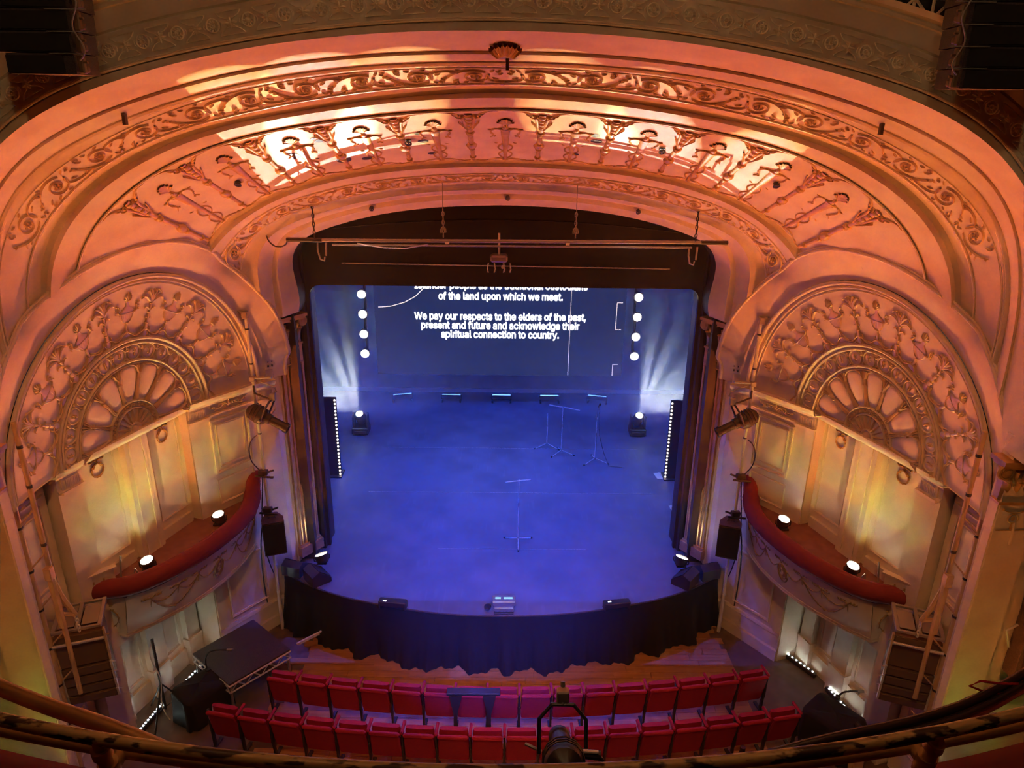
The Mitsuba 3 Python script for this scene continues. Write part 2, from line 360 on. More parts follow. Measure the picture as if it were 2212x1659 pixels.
ceiling = thing('ceiling', 'orange-lit vaulted plaster sounding board and moulded arch bands over the proscenium', 'ceiling', kind='structure')
wallf = thing('wall_front', 'cream plaster proscenium wall with moulded arch around the stage opening', 'wall', kind='structure')
def loft(name, parent, curves, bsdf='plaster', smooth=25, label=None):
    m = grid(np.stack([c.row() for c in curves]))
    m = clip(m, keep(m.vertices))
    return obj(name, m, bsdf, parent, smooth=smooth, label=label)
def roll(name, parent, c, r, bsdf='plaster_trim', lift=.3):
    p = c.row()
    ok = keep(p) > -.02
    i = np.nonzero(ok)[0]
    return obj(name, tube(p[i[0]:i[-1] + 1], r, 6), bsdf, parent, smooth=60)
def cove(a, b, d, n=5, kind='soffit'):
    """Curves from a to b with a hollow of depth d."""
    return [push(between(a, b, k), -d * math.sin(math.pi * k)) if 0 < k < 1 else (a if k == 0 else b) for k in np.linspace(0, 1, n)]
c0 = push(C[0], -.03, 6.80)
loft('front_fascia', ceiling, [push(C[0], -.02, 6.86), push(C[0], .0, 6.86), push(C[0], .012, 6.80), C[1]], 'plaster')
roll('bead', ceiling, push(C[0], -.012, 6.80), .016)
loft('soffit_band', ceiling, [C[1], between(C[1], C[2], .5), push(C[2], -.03), push(C[2], -.03, C[2].Y + .004), C[2]], 'plaster', label='wide plain orange-lit band under the front arch')
loft('soffit_band', ceiling, [C[2], between(C[2], C[3], .5), push(C[3], -.015), C[3], push(C[3], .02, C[3].Y + .02)], 'plaster')
for d, y, r in ((-.012, .02, .014), (.012, .045, .018), (.02, .085, .012)):
    roll('bead', ceiling, push(C[3], d, C[3].Y + y), r)
loft('soffit_band', ceiling, [push(C[3], .02, C[3].Y + .02), push(C[4], -.01), C[4]], 'plaster')
loft('scroll_band', ceiling, [C[4]] + [between(C[4], C[5], k) for k in (.25, .5, .75)] + [C[5]], 'plaster', label='sunk band carved with leaf scrolls')
loft('soffit_band', ceiling, [C[5], push(C[5], .012, C[5].Y + .03), between(C[5], C[6], .6), C[6]], 'plaster')
roll('bead', ceiling, push(C[5], .012, C[5].Y + .02), .015)
roll('bead', ceiling, push(C[6], -.012), .012)
loft('cove_band', ceiling, [C[6], push(between(C[6], C[7], .45, 8.42), 0, 8.42), C[7]], 'plaster', label='olive shadowed step between two bands')
loft('soffit_band', ceiling, [C[7], between(C[7], C[8], .5), push(C[8], -.022), push(C[8], -.022, C[8].Y + .006), C[8]], 'plaster')
roll('bead', ceiling, C[8], .014)
loft('sounding_board', ceiling, [C[8]] + [between(C[8], C[9], k) for k in np.linspace(0, 1, 9)[1:-1]] + [C[9]], 'plaster', smooth=40, label='smooth coved panel field with gilded candelabra')
roll('bead', ceiling, push(C[9], -.012), .016)
loft('cove_band', ceiling, [C[9], between(C[9], C[10], .5, 10.88), C[10]], 'plaster')
loft('soffit_band', wallf, [C[10], between(C[10], C[11], .5), push(C[11], -.01), C[11]], 'plaster')
roll('bead', wallf, C[11], .014)
loft('scroll_band', wallf, [C[11], between(C[11], C[12], .5), C[12]], 'plaster', label='inner band carved with small leaf scrolls')
roll('bead', wallf, C[12], .014)
c13b, c14b = between(C[13], C[14], .48, 11.77), between(C[14], C[15], .36, 12.12)
loft('cove_band', wallf, [C[12], C[13], c13b], 'plaster')
loft('soffit_band', wallf, [c13b, between(c13b, C[14], .5), C[14]], 'plaster')
loft('cove_band', wallf, [C[14], c14b], 'plaster')
loft('soffit_band', wallf, [c14b, between(c14b, C[15], .5), C[15], push(C[15], .01, 12.47)], 'plaster')
loft('arch_reveal', wallf, [push(C[15], .01, 12.47), push(C[15], .02, 12.85)], 'black_paint')

# bands' local frames for the carving
def band_fn(a, b, k=1.0):
    def fn(s, v, h):
        s, v, h = np.broadcast_arrays(np.asarray(s, float), np.asarray(v, float), h)
        def S(s, v):
            return a.at(s) * (1 - v)[..., None] + b.at(s * k) * v[..., None]
        P, e = S(s, v), 1e-3
        n = np.cross(S(s + e, v) - S(s - e, v), S(s, v + e) - S(s, v - e))
        n /= np.linalg.norm(n, axis=-1, keepdims=True) + 1e-12
        n *= np.sign(((np.array([0, 5.0, 5.0]) - P) * n).sum(-1, keepdims=True))
        return P + n * h[..., None]
    fn.w = float(np.linalg.norm(a.at(0.3) - b.at(.3 * k)))
    return fn
def metric(fn):
    """fn with v in metres across the band, from its middle."""
    return lambda s, v, h: fn(s, .5 + np.asarray(v) / fn.w, h)

def rinceau(fn, w, flip, r=.10, sp=.575):
    """One scroll of a running leaf ornament: stem, volute, rosette, leaves."""
    g = (lambda u, v, h: fn(u, -np.asarray(v), h)) if flip else fn
    k = w / .36
    R = .135 * k
    ms = [ribbon(spiral(0, 0, R, 1.6, math.radians(200), -1, 30, .16), [.008 * k, .011 * k, .006 * k], .020 * k, g),
          ribbon([(-.42 * sp / .575, .10 * k), (-.26, .13 * k), (-.12, .07 * k), (-.13 * k, -.04 * k)][:3] + [(-R, -.05 * k)], [.005, .011 * k], .018 * k, g, 12),
          ribbon([(-.10 * k, -.11 * k), (.02, -.15 * k), (.14, -.12 * k), (.25, -.03 * k), (.31, .07 * k)], [.004, .012 * k, .008 * k, .003], .02 * k, g, 14)]
    for a in range(5):
        t = a / 5 * 2 * math.pi
        ms.append(blob(.03 * k * math.cos(t), .03 * k * math.sin(t), .022 * k, .011 * k, .026 * k, g, t, 7))
    ms.append(blob(0, 0, .016 * k, .016 * k, .034 * k, g, 0, 7))
    for (u, v, a, l) in ((.20, .10, .7, .055), (.235, -.10, -.8, .05), (-.20, .06, 2.6, .05), (-.17, -.13, 3.9, .045), (.10, .145, .3, .04), (-.06, .155, 2.8, .04), (.29, .02, .2, .045), (.17, -.145, -.4, .035), (-.25, -.06, 3.5, .04)):
        ms.append(blob(u, v * k, l * .8 * k, .011 * k, .018 * k, g, a, 7))
    for (u, v, rr, a0, hd) in ((.21, .145, .035, 3.4, -1), (-.235, -.135, .032, .5, 1)):
        ms.append(ribbon(spiral(u, v * k, rr * k, .9, a0, hd, 12), [.009 * k, .004 * k], .016 * k, g))
    return cat(ms)
sb = band_fn(C[4], C[5]); sbm = metric(sb)
for s in (-1, 1):
    for i in range(10):
        c = s * (.30 + .575 * i)
        P = sbm(np.array([c]), 0.0, 0.0)
        if keep(P)[0] < .16: continue
        loc = lambda u, v, h, c=c, s=s: sbm(c + s * np.asarray(u), v, h)
        obj('scroll', rinceau(loc, sb.w, i % 2), 'relief', ceiling + '__scroll_band', smooth=50)
ib = band_fn(C[11], C[12]); ibm = metric(ib)
for s in (-1, 1):
    for i in range(9):
        c = s * (.26 + .53 * i)
        if keep(ibm(np.array([c]), 0.0, 0.0))[0] < .14: continue
        loc = lambda u, v, h, c=c, s=s: ibm(c + s * np.asarray(u) * .92, v, h)
        obj('scroll', rinceau(loc, ib.w * .92, i % 2), 'relief', wallf + '__scroll_band', smooth=50)

# sounding board: candelabra and torches of gilded plaster
bb = band_fn(C[8], C[9]); LB = bb.w
def board(k, u, v, h):
    """k: place along the arch; u sideways, v metres from the outer edge."""
    t = np.clip(np.asarray(v) / LB, -.05, 1.05)
    s8, s9 = .84 * k, .90 * k - .0118 * k * abs(k)
    sc = s8 * (1 - t) + s9 * t + u
    a, b = C[8].at(sc + 0 * t), C[9].at(sc + 0 * t)
    def S(sc, t): return C[8].at(sc) * (1 - t)[..., None] + C[9].at(sc) * t[..., None]
    sc, t, hh = np.broadcast_arrays(sc, t, h)
    P, e = S(sc, t), 1e-3
    n = np.cross(S(sc + e, t) - S(sc - e, t), S(sc, t + e) - S(sc, t - e)); n /= np.linalg.norm(n, axis=-1, keepdims=True) + 1e-12
    n *= np.sign(((np.array([0, 5.0, 5.0]) - P) * n).sum(-1, keepdims=True))
    return P + n * hh[..., None] * .55
def candelabrum(fn):
    H = LB
    ms = [ribbon([(0, .05 * H), (0, .42 * H), (0, .70 * H), (0, .985 * H)], [.045, .034, .032, .026], .045, fn, 14)]
    for s in (-1, 1):
        ms.append(ribbon([(s * .34, .014 * H), (s * .21, .022 * H), (s * .11, .075 * H), (s * .055, .18 * H), (s * .03, .30 * H)], [.007, .018, .022, .016], [.015, .035, .04, .03], fn, 16))
        ms.append(ribbon(spiral(s * .085, .075 * H, .05, 1.1, 0 if s > 0 else math.pi, s, 14), [.014, .007], .055, fn))
        ms.append(ribbon([(s * .03, .30 * H), (s * .085, .22 * H), (s * .12, .17 * H)], [.02, .006], .05, fn, 8))
        ms.append(blob(s * .15, .055 * H, .05, .02, .05, fn, -s * .5, 8))
    for v, r, l in ((.37, .062, .02), (.395, .05, .015), (.60, .05, .016), (.645, .075, .05), (.70, .05, .016), (.90, .05, .012)):
        ms.append(blob(0, v * H, r, l * H * 1.0, .085, fn, 0, 10))
    for v in (.08, .14, .2, .26):
        ms.append(blob(0, v * H, .06 - v * .08, .05, .075, fn, 0, 8))
    return cat(ms)
def torch(fn):
    H, ms = LB, []
    for a in np.linspace(-1.05, 1.05, 7):                              # shell
        ms.append(ribbon([(0, .235 * H), (math.sin(a) * .10, .255 * H - math.cos(a) * .27)], [.008, .026], [.03, .045], fn, 6))
    ms.append(blob(0, .265 * H, .026, .05, .06, fn))
    ms.append(blob(0, .315 * H, .115, .028, .055, fn, 0, 12))           # dish
    ms.append(ribbon([(0, .27 * H), (0, .34 * H)], [.018, .07], .045, fn, 5))
    ms.append(ribbon([(0, .33 * H), (0, .50 * H), (0, .96 * H)], [.062, .034, .020], .045, fn, 12))
    for s in (-1, 1):
        ms.append(ribbon([(s * .05, .345 * H), (s * .13, .315 * H), (s * .18, .355 * H), (s * .15, .42 * H), (s * .185, .47 * H)], [.010, .012, .005], .03, fn, 16))
        ms.append(blob(s * .17, .40 * H, .018, .03, .03, fn, .4 * s, 7)); ms.append(blob(s * .13, .455 * H, .016, .026, .03, fn, -.4 * s, 7)); ms.append(blob(s * .19, .325 * H, .03, .012, .03, fn, 0, 7))
        ms.append(ribbon([(0, .60 * H), (s * .085, .66 * H), (s * .085, .72 * H), (0, .775 * H)], [.008, .011, .006], .03, fn, 12))
        ms.append(ribbon([(0, .77 * H), (s * .085, .83 * H), (s * .080, .88 * H), (0, .945 * H)], [.008, .011, .006], .03, fn, 12))
        ms.append(ribbon([(0, .97 * H), (s * .12, .955 * H), (s * .22, .985 * H), (s * .40, .985 * H)], [.02, .014, .01], .03, fn, 12))
        ms.append(blob(s * .12, .60 * H, .03, .008, .02, fn, .5, 6)); ms.append(blob(s * .26, .985 * H, .035, .014, .03, fn, 0, 7))
    ms.append(blob(0, .96 * H, .05, .025, .06, fn))
    return cat(ms)
for k in np.arange(-5.5, 6):
    obj('candelabrum', candelabrum(lambda u, v, h, k=k: board(k, np.asarray(u), np.asarray(v), h)), 'gilt', ceiling + '__sounding_board', smooth=50)
for k in range(-5, 6):
    obj('torch_ornament', torch(lambda u, v, h, k=k: board(k, np.asarray(u), np.asarray(v), h)), 'gilt', ceiling + '__sounding_board', smooth=50)
# black ovals laid on for the dark inside lamp openings; hooks
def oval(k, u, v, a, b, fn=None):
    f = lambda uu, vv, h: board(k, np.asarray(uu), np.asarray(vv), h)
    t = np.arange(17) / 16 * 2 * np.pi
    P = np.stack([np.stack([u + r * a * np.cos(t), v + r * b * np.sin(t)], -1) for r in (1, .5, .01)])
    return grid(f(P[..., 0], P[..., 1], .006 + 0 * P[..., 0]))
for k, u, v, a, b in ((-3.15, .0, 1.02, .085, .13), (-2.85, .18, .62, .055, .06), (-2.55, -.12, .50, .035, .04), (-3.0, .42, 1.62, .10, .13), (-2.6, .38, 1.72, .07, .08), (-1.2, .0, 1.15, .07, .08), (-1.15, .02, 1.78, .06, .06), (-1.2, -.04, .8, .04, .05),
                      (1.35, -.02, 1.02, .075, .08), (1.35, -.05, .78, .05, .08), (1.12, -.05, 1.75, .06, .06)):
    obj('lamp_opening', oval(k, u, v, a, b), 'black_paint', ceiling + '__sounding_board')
def hook(p, n, parent, s=1.0):
    p, n = np.asarray(p, float), np.asarray(n, float)
    t = np.linspace(0, 2 * math.pi, 14)
    side = np.cross(n, [0, 0, 1]); side /= np.linalg.norm(side); dn = np.cross(side, n)
    loop = p + n * .05 * s + np.outer(np.cos(t), side) * .035 * s + np.outer(np.sin(t), dn) * .05 * s
    return obj('rigging_eye', cat([tube(loop, .012 * s, 6), rod(p, p + n * .02 * s, .04 * s, 10), rod(p + n * .05 * s - dn * .05 * s, p + n * .05 * s + dn * .06 * s, .012 * s, 6)]), 'black_metal', parent)
for k, u, v in ((-4.05, -.1, 1.25), (-1.55, .12, 1.05), (2.0, .25, .95), (4.1, .05, 1.0)):
    p = board(k, np.array([u]), np.array([v]), 0.0)[0]
    hook(p, [0, -.45, -.85], ceiling + '__sounding_board')
for s_ in (-2.15, .04, 2.15):
    hook(between(C[14], C[15], .2, 12.1).at(s_), [0, -.8, -.6], wallf, .8)
for s_ in (-3.75, .02, 3.75):
    p = between(C[2], C[3], .7).at(s_)
    obj('rigging_tab', bx(p - [0, .03, .03], (.03, .05, .11)), 'black_metal', ceiling)
# shell boss at the crown
cr = between(C[1], C[2], .78)
fnb = metric(band_fn(C[1], C[2]))
ms = [blob(0, .12, .10, .07, .07, fnb, 0, 12)]
for a in np.linspace(-1.25, 1.25, 9):
    ms.append(ribbon([(0, .22), (math.sin(a) * .10, .22 - math.cos(a) * .16), (math.sin(a) * .145, .22 - math.cos(a) * .27)], [.02, .035, .022], [.05, .09, .05], fnb, 8))
ms.append(blob(0, .24, .14, .03, .05, fnb, 0, 12))
obj('shell_boss', cat(ms), 'old_gold', ceiling, smooth=50, label='dark gilded shell boss at the crown of the arch')

# wall over the arch: frieze of rosettes and fans, cornice, grille
FR = thing('wall_upper', 'cream upper wall over the arch with rosette frieze, cornice and pierced grille above', 'wall', kind='structure')
e0 = push(C[0], -.02, 6.80)
def over(s, v, h):
    """On the wall over the arch: s along it, v metres out from the arch edge, h proud of it."""
    s, v, h = np.broadcast_arrays(np.asarray(s, float), v, h)
    p = e0.at(s); g = e0.at(s + 1e-3) - e0.at(s - 1e-3); g /= np.linalg.norm(g, axis=-1, keepdims=True)
    n = np.stack([-g[..., 2], 0 * g[..., 0], g[..., 0]], -1)
    q = p + n * v[..., None]; q[..., 1] = 6.80 - h
    return q
def strip(v0, v1, h0, h1=None, n=3):
    h1 = h0 if h1 is None else h1
    return grid(np.stack([over(TT * e0.L, v, h) for v, h in zip(np.linspace(v0, v1, n), np.linspace(h0, h1, n))]))
obj('frieze', strip(0, .255, .004), 'plaster', FR)
obj('fascia', cat([strip(.255, .262, .004, -.02, 2), strip(.262, .275, -.02, .012, 2), strip(.275, .425, .012)]), 'plaster', FR, label='plain band above the rosette frieze')
obj('cornice', cat([strip(.425, .43, .012, .05, 2), strip(.43, .455, .05, .05, 2), strip(.455, .47, .05, .03, 2), strip(.47, .485, .03, .08, 2), strip(.485, .53, .08, .095), strip(.53, .535, .095, -.1, 2)]), 'plaster_trim', FR)
obj('backing', strip(.50, 1.9, -.32), 'black_paint', FR, label='black sheet standing in for the dark void behind the grille')  # black sheet in place of the unlit space behind the bars
def rosette(s):
    f = at(lambda u, v, h: over(u, v, np.asarray(h) * 1.9), s, .128)
    ms = [ring2(0, 0, .052, .007, .008, f, 20), ring2(0, 0, .018, .006, .010, f, 10), blob(0, 0, .011, .011, .014, f, 0, 7)]
    for a in range(10):
        t = a / 10 * 2 * math.pi
        ms.append(blob(.036 * math.cos(t), .036 * math.sin(t), .013, .007, .009, f, t, 6))
    return cat(ms)
def fan_panel(s):
    f = at(lambda u, v, h: over(u, v, np.asarray(h) * 1.9), s, .128)
    ms = []
    for sg in (-1, 1):
        ms += [ribbon([(-.105, sg * .088), (.105, sg * .088)], .004, .007, f, 6), ribbon([(-.105, sg * .088), (-.075, sg * .055), (-.035, sg * .035), (.0, sg * .030), (.035, sg * .035), (.075, sg * .055), (.105, sg * .088)], .004, .007, f, 14),
               blob(0, sg * .022, .012, .026, .013, f, 0, 8), blob(sg * .03, 0, .028, .012, .012, f, 0, 8), blob(sg * .022, .018, .018, .008, .01, f, sg * .6, 6), blob(sg * .022, -.018, .018, .008, .01, f, -sg * .6, 6),
               ribbon([(sg * .085, -.022), (sg * .075, 0), (sg * .085, .022)], .004, .006, f, 5)]
    ms.append(blob(0, 0, .012, .012, .018, f, 0, 8))
    return cat(ms)
for i in range(-16, 17):
    obj('rosette', rosette(.302 * (i + .02)), 'plaster_trim', FR + '__frieze', smooth=40)
for i in range(-17, 17):
    obj('fan_panel', fan_panel(.302 * (i + .52)), 'plaster_trim', FR + '__frieze', smooth=40)
# pierced grille above the cornice
def bar(a, b, r=.014):
    a, b = np.array(a), np.array(b)
    P = np.linspace(a, b, 9)
    x = np.abs(P[:, 0])
    s = np.interp(x, [0, .56, 1.13, 1.69, 2.25, 2.81, 3.36, 3.9, 4.4], [9.08, 9.07, 9.04, 8.98, 8.89, 8.78, 8.64, 8.45, 8.17]) + .50 / np.cos(np.arctan(x * .12))
    ok = P[:, 1] > s
    if ok.sum() < 2: return None
    P = P[ok]
    return rod((P[0, 0], 6.93, P[0, 1]), (P[-1, 0], 6.93, P[-1, 1]), r, 6)
Q = .165
for sg in (-1, 1):
    for i in range(0, 16):
        x = sg * (1.45 + Q * i)
        m = bar((x, 8.6), (x, 10.1)); 
        if m is not None: obj('grille_bar', m, 'plaster_trim', FR)
        for j in range(0, 8):
            z = 8.65 + Q * j
            if (i + j) % 2 == 0:
                for dx in (-1, 1):
                    for dz in (-1, 1):
                        m = bar((x, z), (x + dx * Q, z + dz * Q), .012)
                        if m is not None and z < 9.75: obj('grille_bar', m, 'plaster_trim', FR)
                if bar((x, z), (x, z + .05)) is not None and z < 9.75:
                    obj('grille_rosette', lathe([(0, -.03), (.028, -.025), (.036, 0), (.02, .01)], 10, (x, 6.915, z), (0, 1, 0)), 'plaster_trim', FR)
    for j in range(0, 8):
        z = 8.65 + Q * j
        m = bar((sg * 1.35, z), (sg * 4.0, z))
        if m is not None: obj('grille_bar', m, 'plaster_trim', FR)
# ---------------------------------------------------------------- floors, stage, back wall
def slab(poly, z0, z1):
    m = prism(poly, z1 - z0); m.apply_translation([0, 0, z0]); return m
floor = obj('floor', slab([(-7.5, -1), (7.5, -1), (7.5, 12.4), (-7.5, 12.4)], -1.2, -1.1), 'dark_floor', label='dark stalls floor under the seats', kind='structure')
# boarded patch before the stage, plank by plank
for j in range(26):
    y = 8.0 + .155 * j
    x = -4.0 + RNG.random() * .5
    while x < 4.0:
        l = min(RNG.choice([1.2, 1.6, 2.1, 2.6]), 4.25 - x)
        xr = min(x + l, 4.25 - max(0, (y - 9.6)) * .02)
        if xr - x > .15:
            obj('plank', bx(((x + xr) / 2, y, -1.095 + RNG.uniform(-.0015, .0015)), (xr - x - .004, .151, .02)), 'board', floor)
        x = xr + .002
        if x > 4.1: break
lip = CubicSpline([-4.15, -3.36, -2.12, -1.1, 0, 1.1, 2.12, 3.36, 4.15], [11.98, 11.45, 11.0, 10.79, 10.72, 10.79, 11.0, 11.45, 11.98])
xs = np.linspace(-4.15, 4.15, 61)
stage = obj('stage', slab([(x, float(lip(x))) for x in xs] + [(4.15, 12.9), (9.0, 12.95), (9.0, 21.45), (-9.0, 21.45), (-9.0, 12.95), (-4.15, 12.9)], -.05, 0), 'stage_floor', label='wide dark stage floor washed in blue light', kind='structure')
for y in (15.1, 17.45, 12.8):
    obj('floor_seam', bx((0.2, y, .001), (6.6 if y > 13 else 3.0, .012, .002)), 'dull_steel', stage)
obj('stage_edge', tube([(x, float(lip(x)) - .005, -.012) for x in xs], .018, 6), 'black_paint', stage)
# skirt: black cloth with folds and a ragged lower hem
t = np.linspace(-4.15, 4.15, 260)
fold = .085 * np.sin(t * 7.3 + 1.9 * np.sin(t * 2.1)) + .045 * np.sin(t * 17 + 2 * np.sin(t * 1.3)) + .02 * np.sin(t * 43)
rows = []
for k in np.linspace(0, 1, 9):
    d = np.gradient(lip(t), t); n = np.stack([d, -np.ones_like(d)], 1); n /= np.linalg.norm(n, axis=1, keepdims=True)
    o = (.02 + .17 * k ** 1.5 + fold * k ** 1.4)[:, None]
    hem = -.02 - 1.06 * k + (.0 if k < 1 else 0)
    rows.append(np.column_stack([t + n[:, 0] * o[:, 0], lip(t) + n[:, 1] * o[:, 0], np.full_like(t, hem)]))
obj('stage_skirt', grid(np.stack(rows)), 'black_cloth', smooth=True, label='pleated black cloth skirt around the front of the stage', cat='stage skirt')
wb = obj('wall_back', bx((0, 21.6, 4), (18, .3, 10)), 'painted_brick', label='painted brick back wall of the stage in blue light', kind='structure')
obj('skirting', bx((0, 21.43, .06), (18, .05, .12)), 'pipe_paint', wb)
for s in (-1, 1):
    obj('wall_%s' % ('stage_left' if s > 0 else 'stage_right'), bx((s * 9.0, 17, 4), (.2, 9, 10)), 'black_paint', label='black side wall of the stage, %s side' % SIDE[s], kind='structure')
    # pipes along the back wall
    z = 4.02
    pk = thing('wall_pipe', 'thick horizontal pipe on the brick back wall, %s of the screen' % SIDE[s], 'pipe')
    obj('pipe_run', rod((s * 3.6, 21.3, z - .35), (s * 6.6, 21.3, z - .35), .11, 14), 'pipe_paint', pk, smooth=60)
    for x in (4.6, 5.9):
        obj('pipe_collar', rod((s * x, 21.3, z - .35), (s * (x + .12), 21.3, z - .35), .135, 14), 'pipe_paint', pk, smooth=60)
    if s < 0:
        obj('duct', cbx((-6.0, 21.25, 2.9), (.25, .3, 4.6), .03), 'pipe_paint', pk, label='upright duct')
obj('loft_ceiling', bx((0, 17.2, 9.1), (18, 8.8, .1)), 'black_paint', label='black grid above the stage', kind='structure')

# black masking behind the arch: house border and legs with a round-cornered opening
def rounded(x0, x1, z0, z1, r, n=8):
    p = [(x0, z0), (x1, z0)]
    p += [(x1 - r + r * math.cos(a), z1 - r + r * math.sin(a)) for a in np.linspace(0, math.pi / 2, n)]
    p += [(x0 + r - r * math.cos(a), z1 - r + r * math.sin(a)) for a in np.linspace(math.pi / 2, 0, n)]
    return p
pg = Polygon([(-4.9, -.0), (4.9, -.0), (4.9, 8.2), (-4.9, 8.2)], [rounded(-3.46, 3.46, -.5, 5.37, .2)][0:0])
pg = pg.difference(Polygon(rounded(-3.47, 3.47, -.5, 5.38, .2)))
m = trimesh.creation.extrude_polygon(pg, .10, engine='earcut')
m.apply_transform(frame((0, 12.98, 0), (1, 0, 0), (0, 0, 1)))
mk = obj('stage_masking', m, 'black_cloth', label='black border and side legs framing the stage opening', cat='stage masking')
obj('border_batten', rod((-2.85, 12.86, 5.78), (2.9, 12.86, 5.74), .012, 8), 'dull_steel', mk)
obj('border_seam', tube([(x, 12.872, 6.55 - .02 * x * x) for x in np.linspace(-3, 3, 25)], .006, 5), 'black_metal', mk)

# ---------------------------------------------------------------- side walls
WALL = {}
P_ = dict(e1=(4.02, 12.12), e2=(4.35, 11.85), v=(5.06, 10.90), r1=(5.72, 8.98), r2=(5.83, 8.60), q1=(6.02, 8.56), q2=(6.13, 7.32), pr=(5.47, 7.27))
P_ = {k: np.array(v) for k, v in P_.items()}
def sbox(a, b, l0, l1, z0, z1, d0, d1):
    """A block on the wall from a to b: l along it from a, d from the face into the room."""
    t = (b - a) / np.linalg.norm(b - a); n = np.array([t[1], -t[0]])
    c = a + t * (l0 + l1) / 2 + n * (d0 + d1) / 2
    m = trimesh.creation.box(extents=(l1 - l0, abs(d1 - d0), z1 - z0))
    m.apply_transform(frame((c[0], c[1], (z0 + z1) / 2), (t[0], t[1], 0), (n[0], n[1], 0)) if t[0] * n[1] - t[1] * n[0] > 0 else frame((c[0], c[1], (z0 + z1) / 2), (t[0], t[1], 0), (-n[0], -n[1], 0)))
    return m
def sframe(a, b, l0, l1, z0, z1, w, d, d0=0.0):
    """A mitred frame moulding with a stepped section."""
    t = (b - a) / np.linalg.norm(b - a); n = np.array([t[1], -t[0]])
    prof = [(0, 0), (0, d), (w * .3, d * 1.2), (w * .55, d * .6), (w * .8, d * .8), (w, 0)]
    rows = []
    for i, dd in prof:
        cs = [(l0 + i, z0 + i), (l1 - i, z0 + i), (l1 - i, z1 - i), (l0 + i, z1 - i), (l0 + i, z0 + i)]
        rows.append([[*(a + t * l + n * (d0 + dd)), z] for l, z in cs])
    return grid(np.array(rows))
def offset(path, d):
    p = np.array(path, float); out = []
    for i in range(len(p)):
        ns = []
        for j in (i - 1, i):
            if 0 <= j < len(p) - 1:
                t = p[j + 1] - p[j]; t /= np.linalg.norm(t); ns.append(np.array([t[1], -t[0]]))
        n = sum(ns); n /= np.linalg.norm(n)
        out.append(p[i] + n * d / max(.4, n @ ns[0]))
    return np.array(out)
def moulding(path, prof):
    """A section [(d, z), ...] run along a plan path with mitres."""
    return grid(np.stack([np.column_stack([offset(path, d), np.full(len(path), z)]) for d, z in prof]))
CORN = [(0, 3.75), (.03, 3.755), (.04, 3.79), (.08, 3.81), (.11, 3.85), (.12, 3.90), (.0, 3.905), (-.3, 3.905)]
ARCH = [(0, 3.54), (.03, 3.55), (.03, 3.575), (.015, 3.585), (0, 3.59)]

def vase(f):
    ms = [ribbon([(0, -.36), (0, -.25), (0, -.14)], [.085, .022, .018], .035, f, 8)]
    for s in (-1, 1):
        ms.append(ribbon([(s * .19, -.35), (s * .10, -.33), (s * .035, -.25)], [.006, .010, .014], .03, f, 8))
    ms.append(blob(0, -.14, .035, .014, .05, f))
    prof = [(-.14, .03), (-.10, .085), (-.05, .125), (.0, .140), (.05, .135), (.085, .10), (.12, .045), (.16, .032), (.19, .05)]
    P = []
    for v, w in prof:
        P.append([(x * w, v, .036 * math.sqrt(max(0, 1 - x * x)) * (w / .14) ** .5 - .002) for x in np.linspace(-1, 1, 11)])
    P = np.array(P); ms.append(grid(f(P[..., 0], P[..., 1], P[..., 2]), True))
    ms.append(ribbon([(-.142, .015), (.142, .015)], .007, .044, f, 7))
    for x in np.linspace(-.8, .8, 7):
        ms.append(ribbon([(x * .05, -.135), (x * .115, -.06), (x * .135, -.005)], [.003, .006], [.028, .040 * math.sqrt(1 - x * x * .7) + .004], f, 5))
    for a in np.linspace(-1.2, 1.2, 7):
        r = .135 - .03 * abs(a)
        ms.append(ribbon([(0, .20), (math.sin(a) * r * .5, .20 + math.cos(a) * r * .6), (math.sin(a) * r * .75, .20 + math.cos(a) * r * 1.05)], [.006, .017, .008], [.03, .045, .03], f, 6))
    ms.append(blob(0, .20, .045, .016, .055, f))
    for s in (-1, 1):
        ms.append(ribbon([(s * .12, .02), (s * .175, .07), (s * .165, .115), (s * .205, .145)], [.010, .012, .010], .04, f, 12))
        for q in ((.20, .15, .03), (.165, .125, .022), (.21, .10, .014), (.20, .06, .012), (.212, .03, .010)):
            ms.append(blob(s * q[0], q[1], q[2], q[2] * .7, .045, f, 0, 7))
    return cat(ms)
def palm(f):
    ms = [ribbon([(0, -.38), (0, -.2), (0, .12), (0, .2)], [.06, .030, .016, .022], [.04, .045, .035, .04], f, 12)]
    for s in (-1, 1):
        ms.append(ribbon([(s * .19, -.385), (s * .10, -.375), (s * .03, -.28)], [.006, .012, .012], .03, f, 8))
        ms.append(ribbon([(s * .02, -.36), (s * .07, -.30), (s * .06, -.22)], [.02, .006], .04, f, 6))
        for dx, dy, h in ((.06, .20, 0), (.12, .17, 1), (.16, .09, 2)):
            ms.append(ribbon([(0, .12), (s * dx * .45, .12 + dy * .75), (s * dx, .12 + dy), (s * (dx + .035), .12 + dy - .035)], [.012, .022, .016, .008], [.03, .045, .045, .04], f, 10))
        ms.append(ribbon([(s * .005, .0), (s * .05, .055), (s * .085, .06), (s * .095, .035)], [.010, .012, .005], .035, f, 8))
        ms.append(ribbon([(s * .005, -.12), (s * .035, -.09), (s * .055, -.095)], [.010, .006], .035, f, 6))
    ms.append(ribbon([(0, .12), (0, .23), (0, .33)], [.012, .024, .010], [.04, .05, .03], f, 6))
    for v, w in ((-.17, .035), (-.02, .028), (.11, .034)):
        ms.append(blob(0, v, w, .013, .055, f, 0, 8))
    return cat(ms)
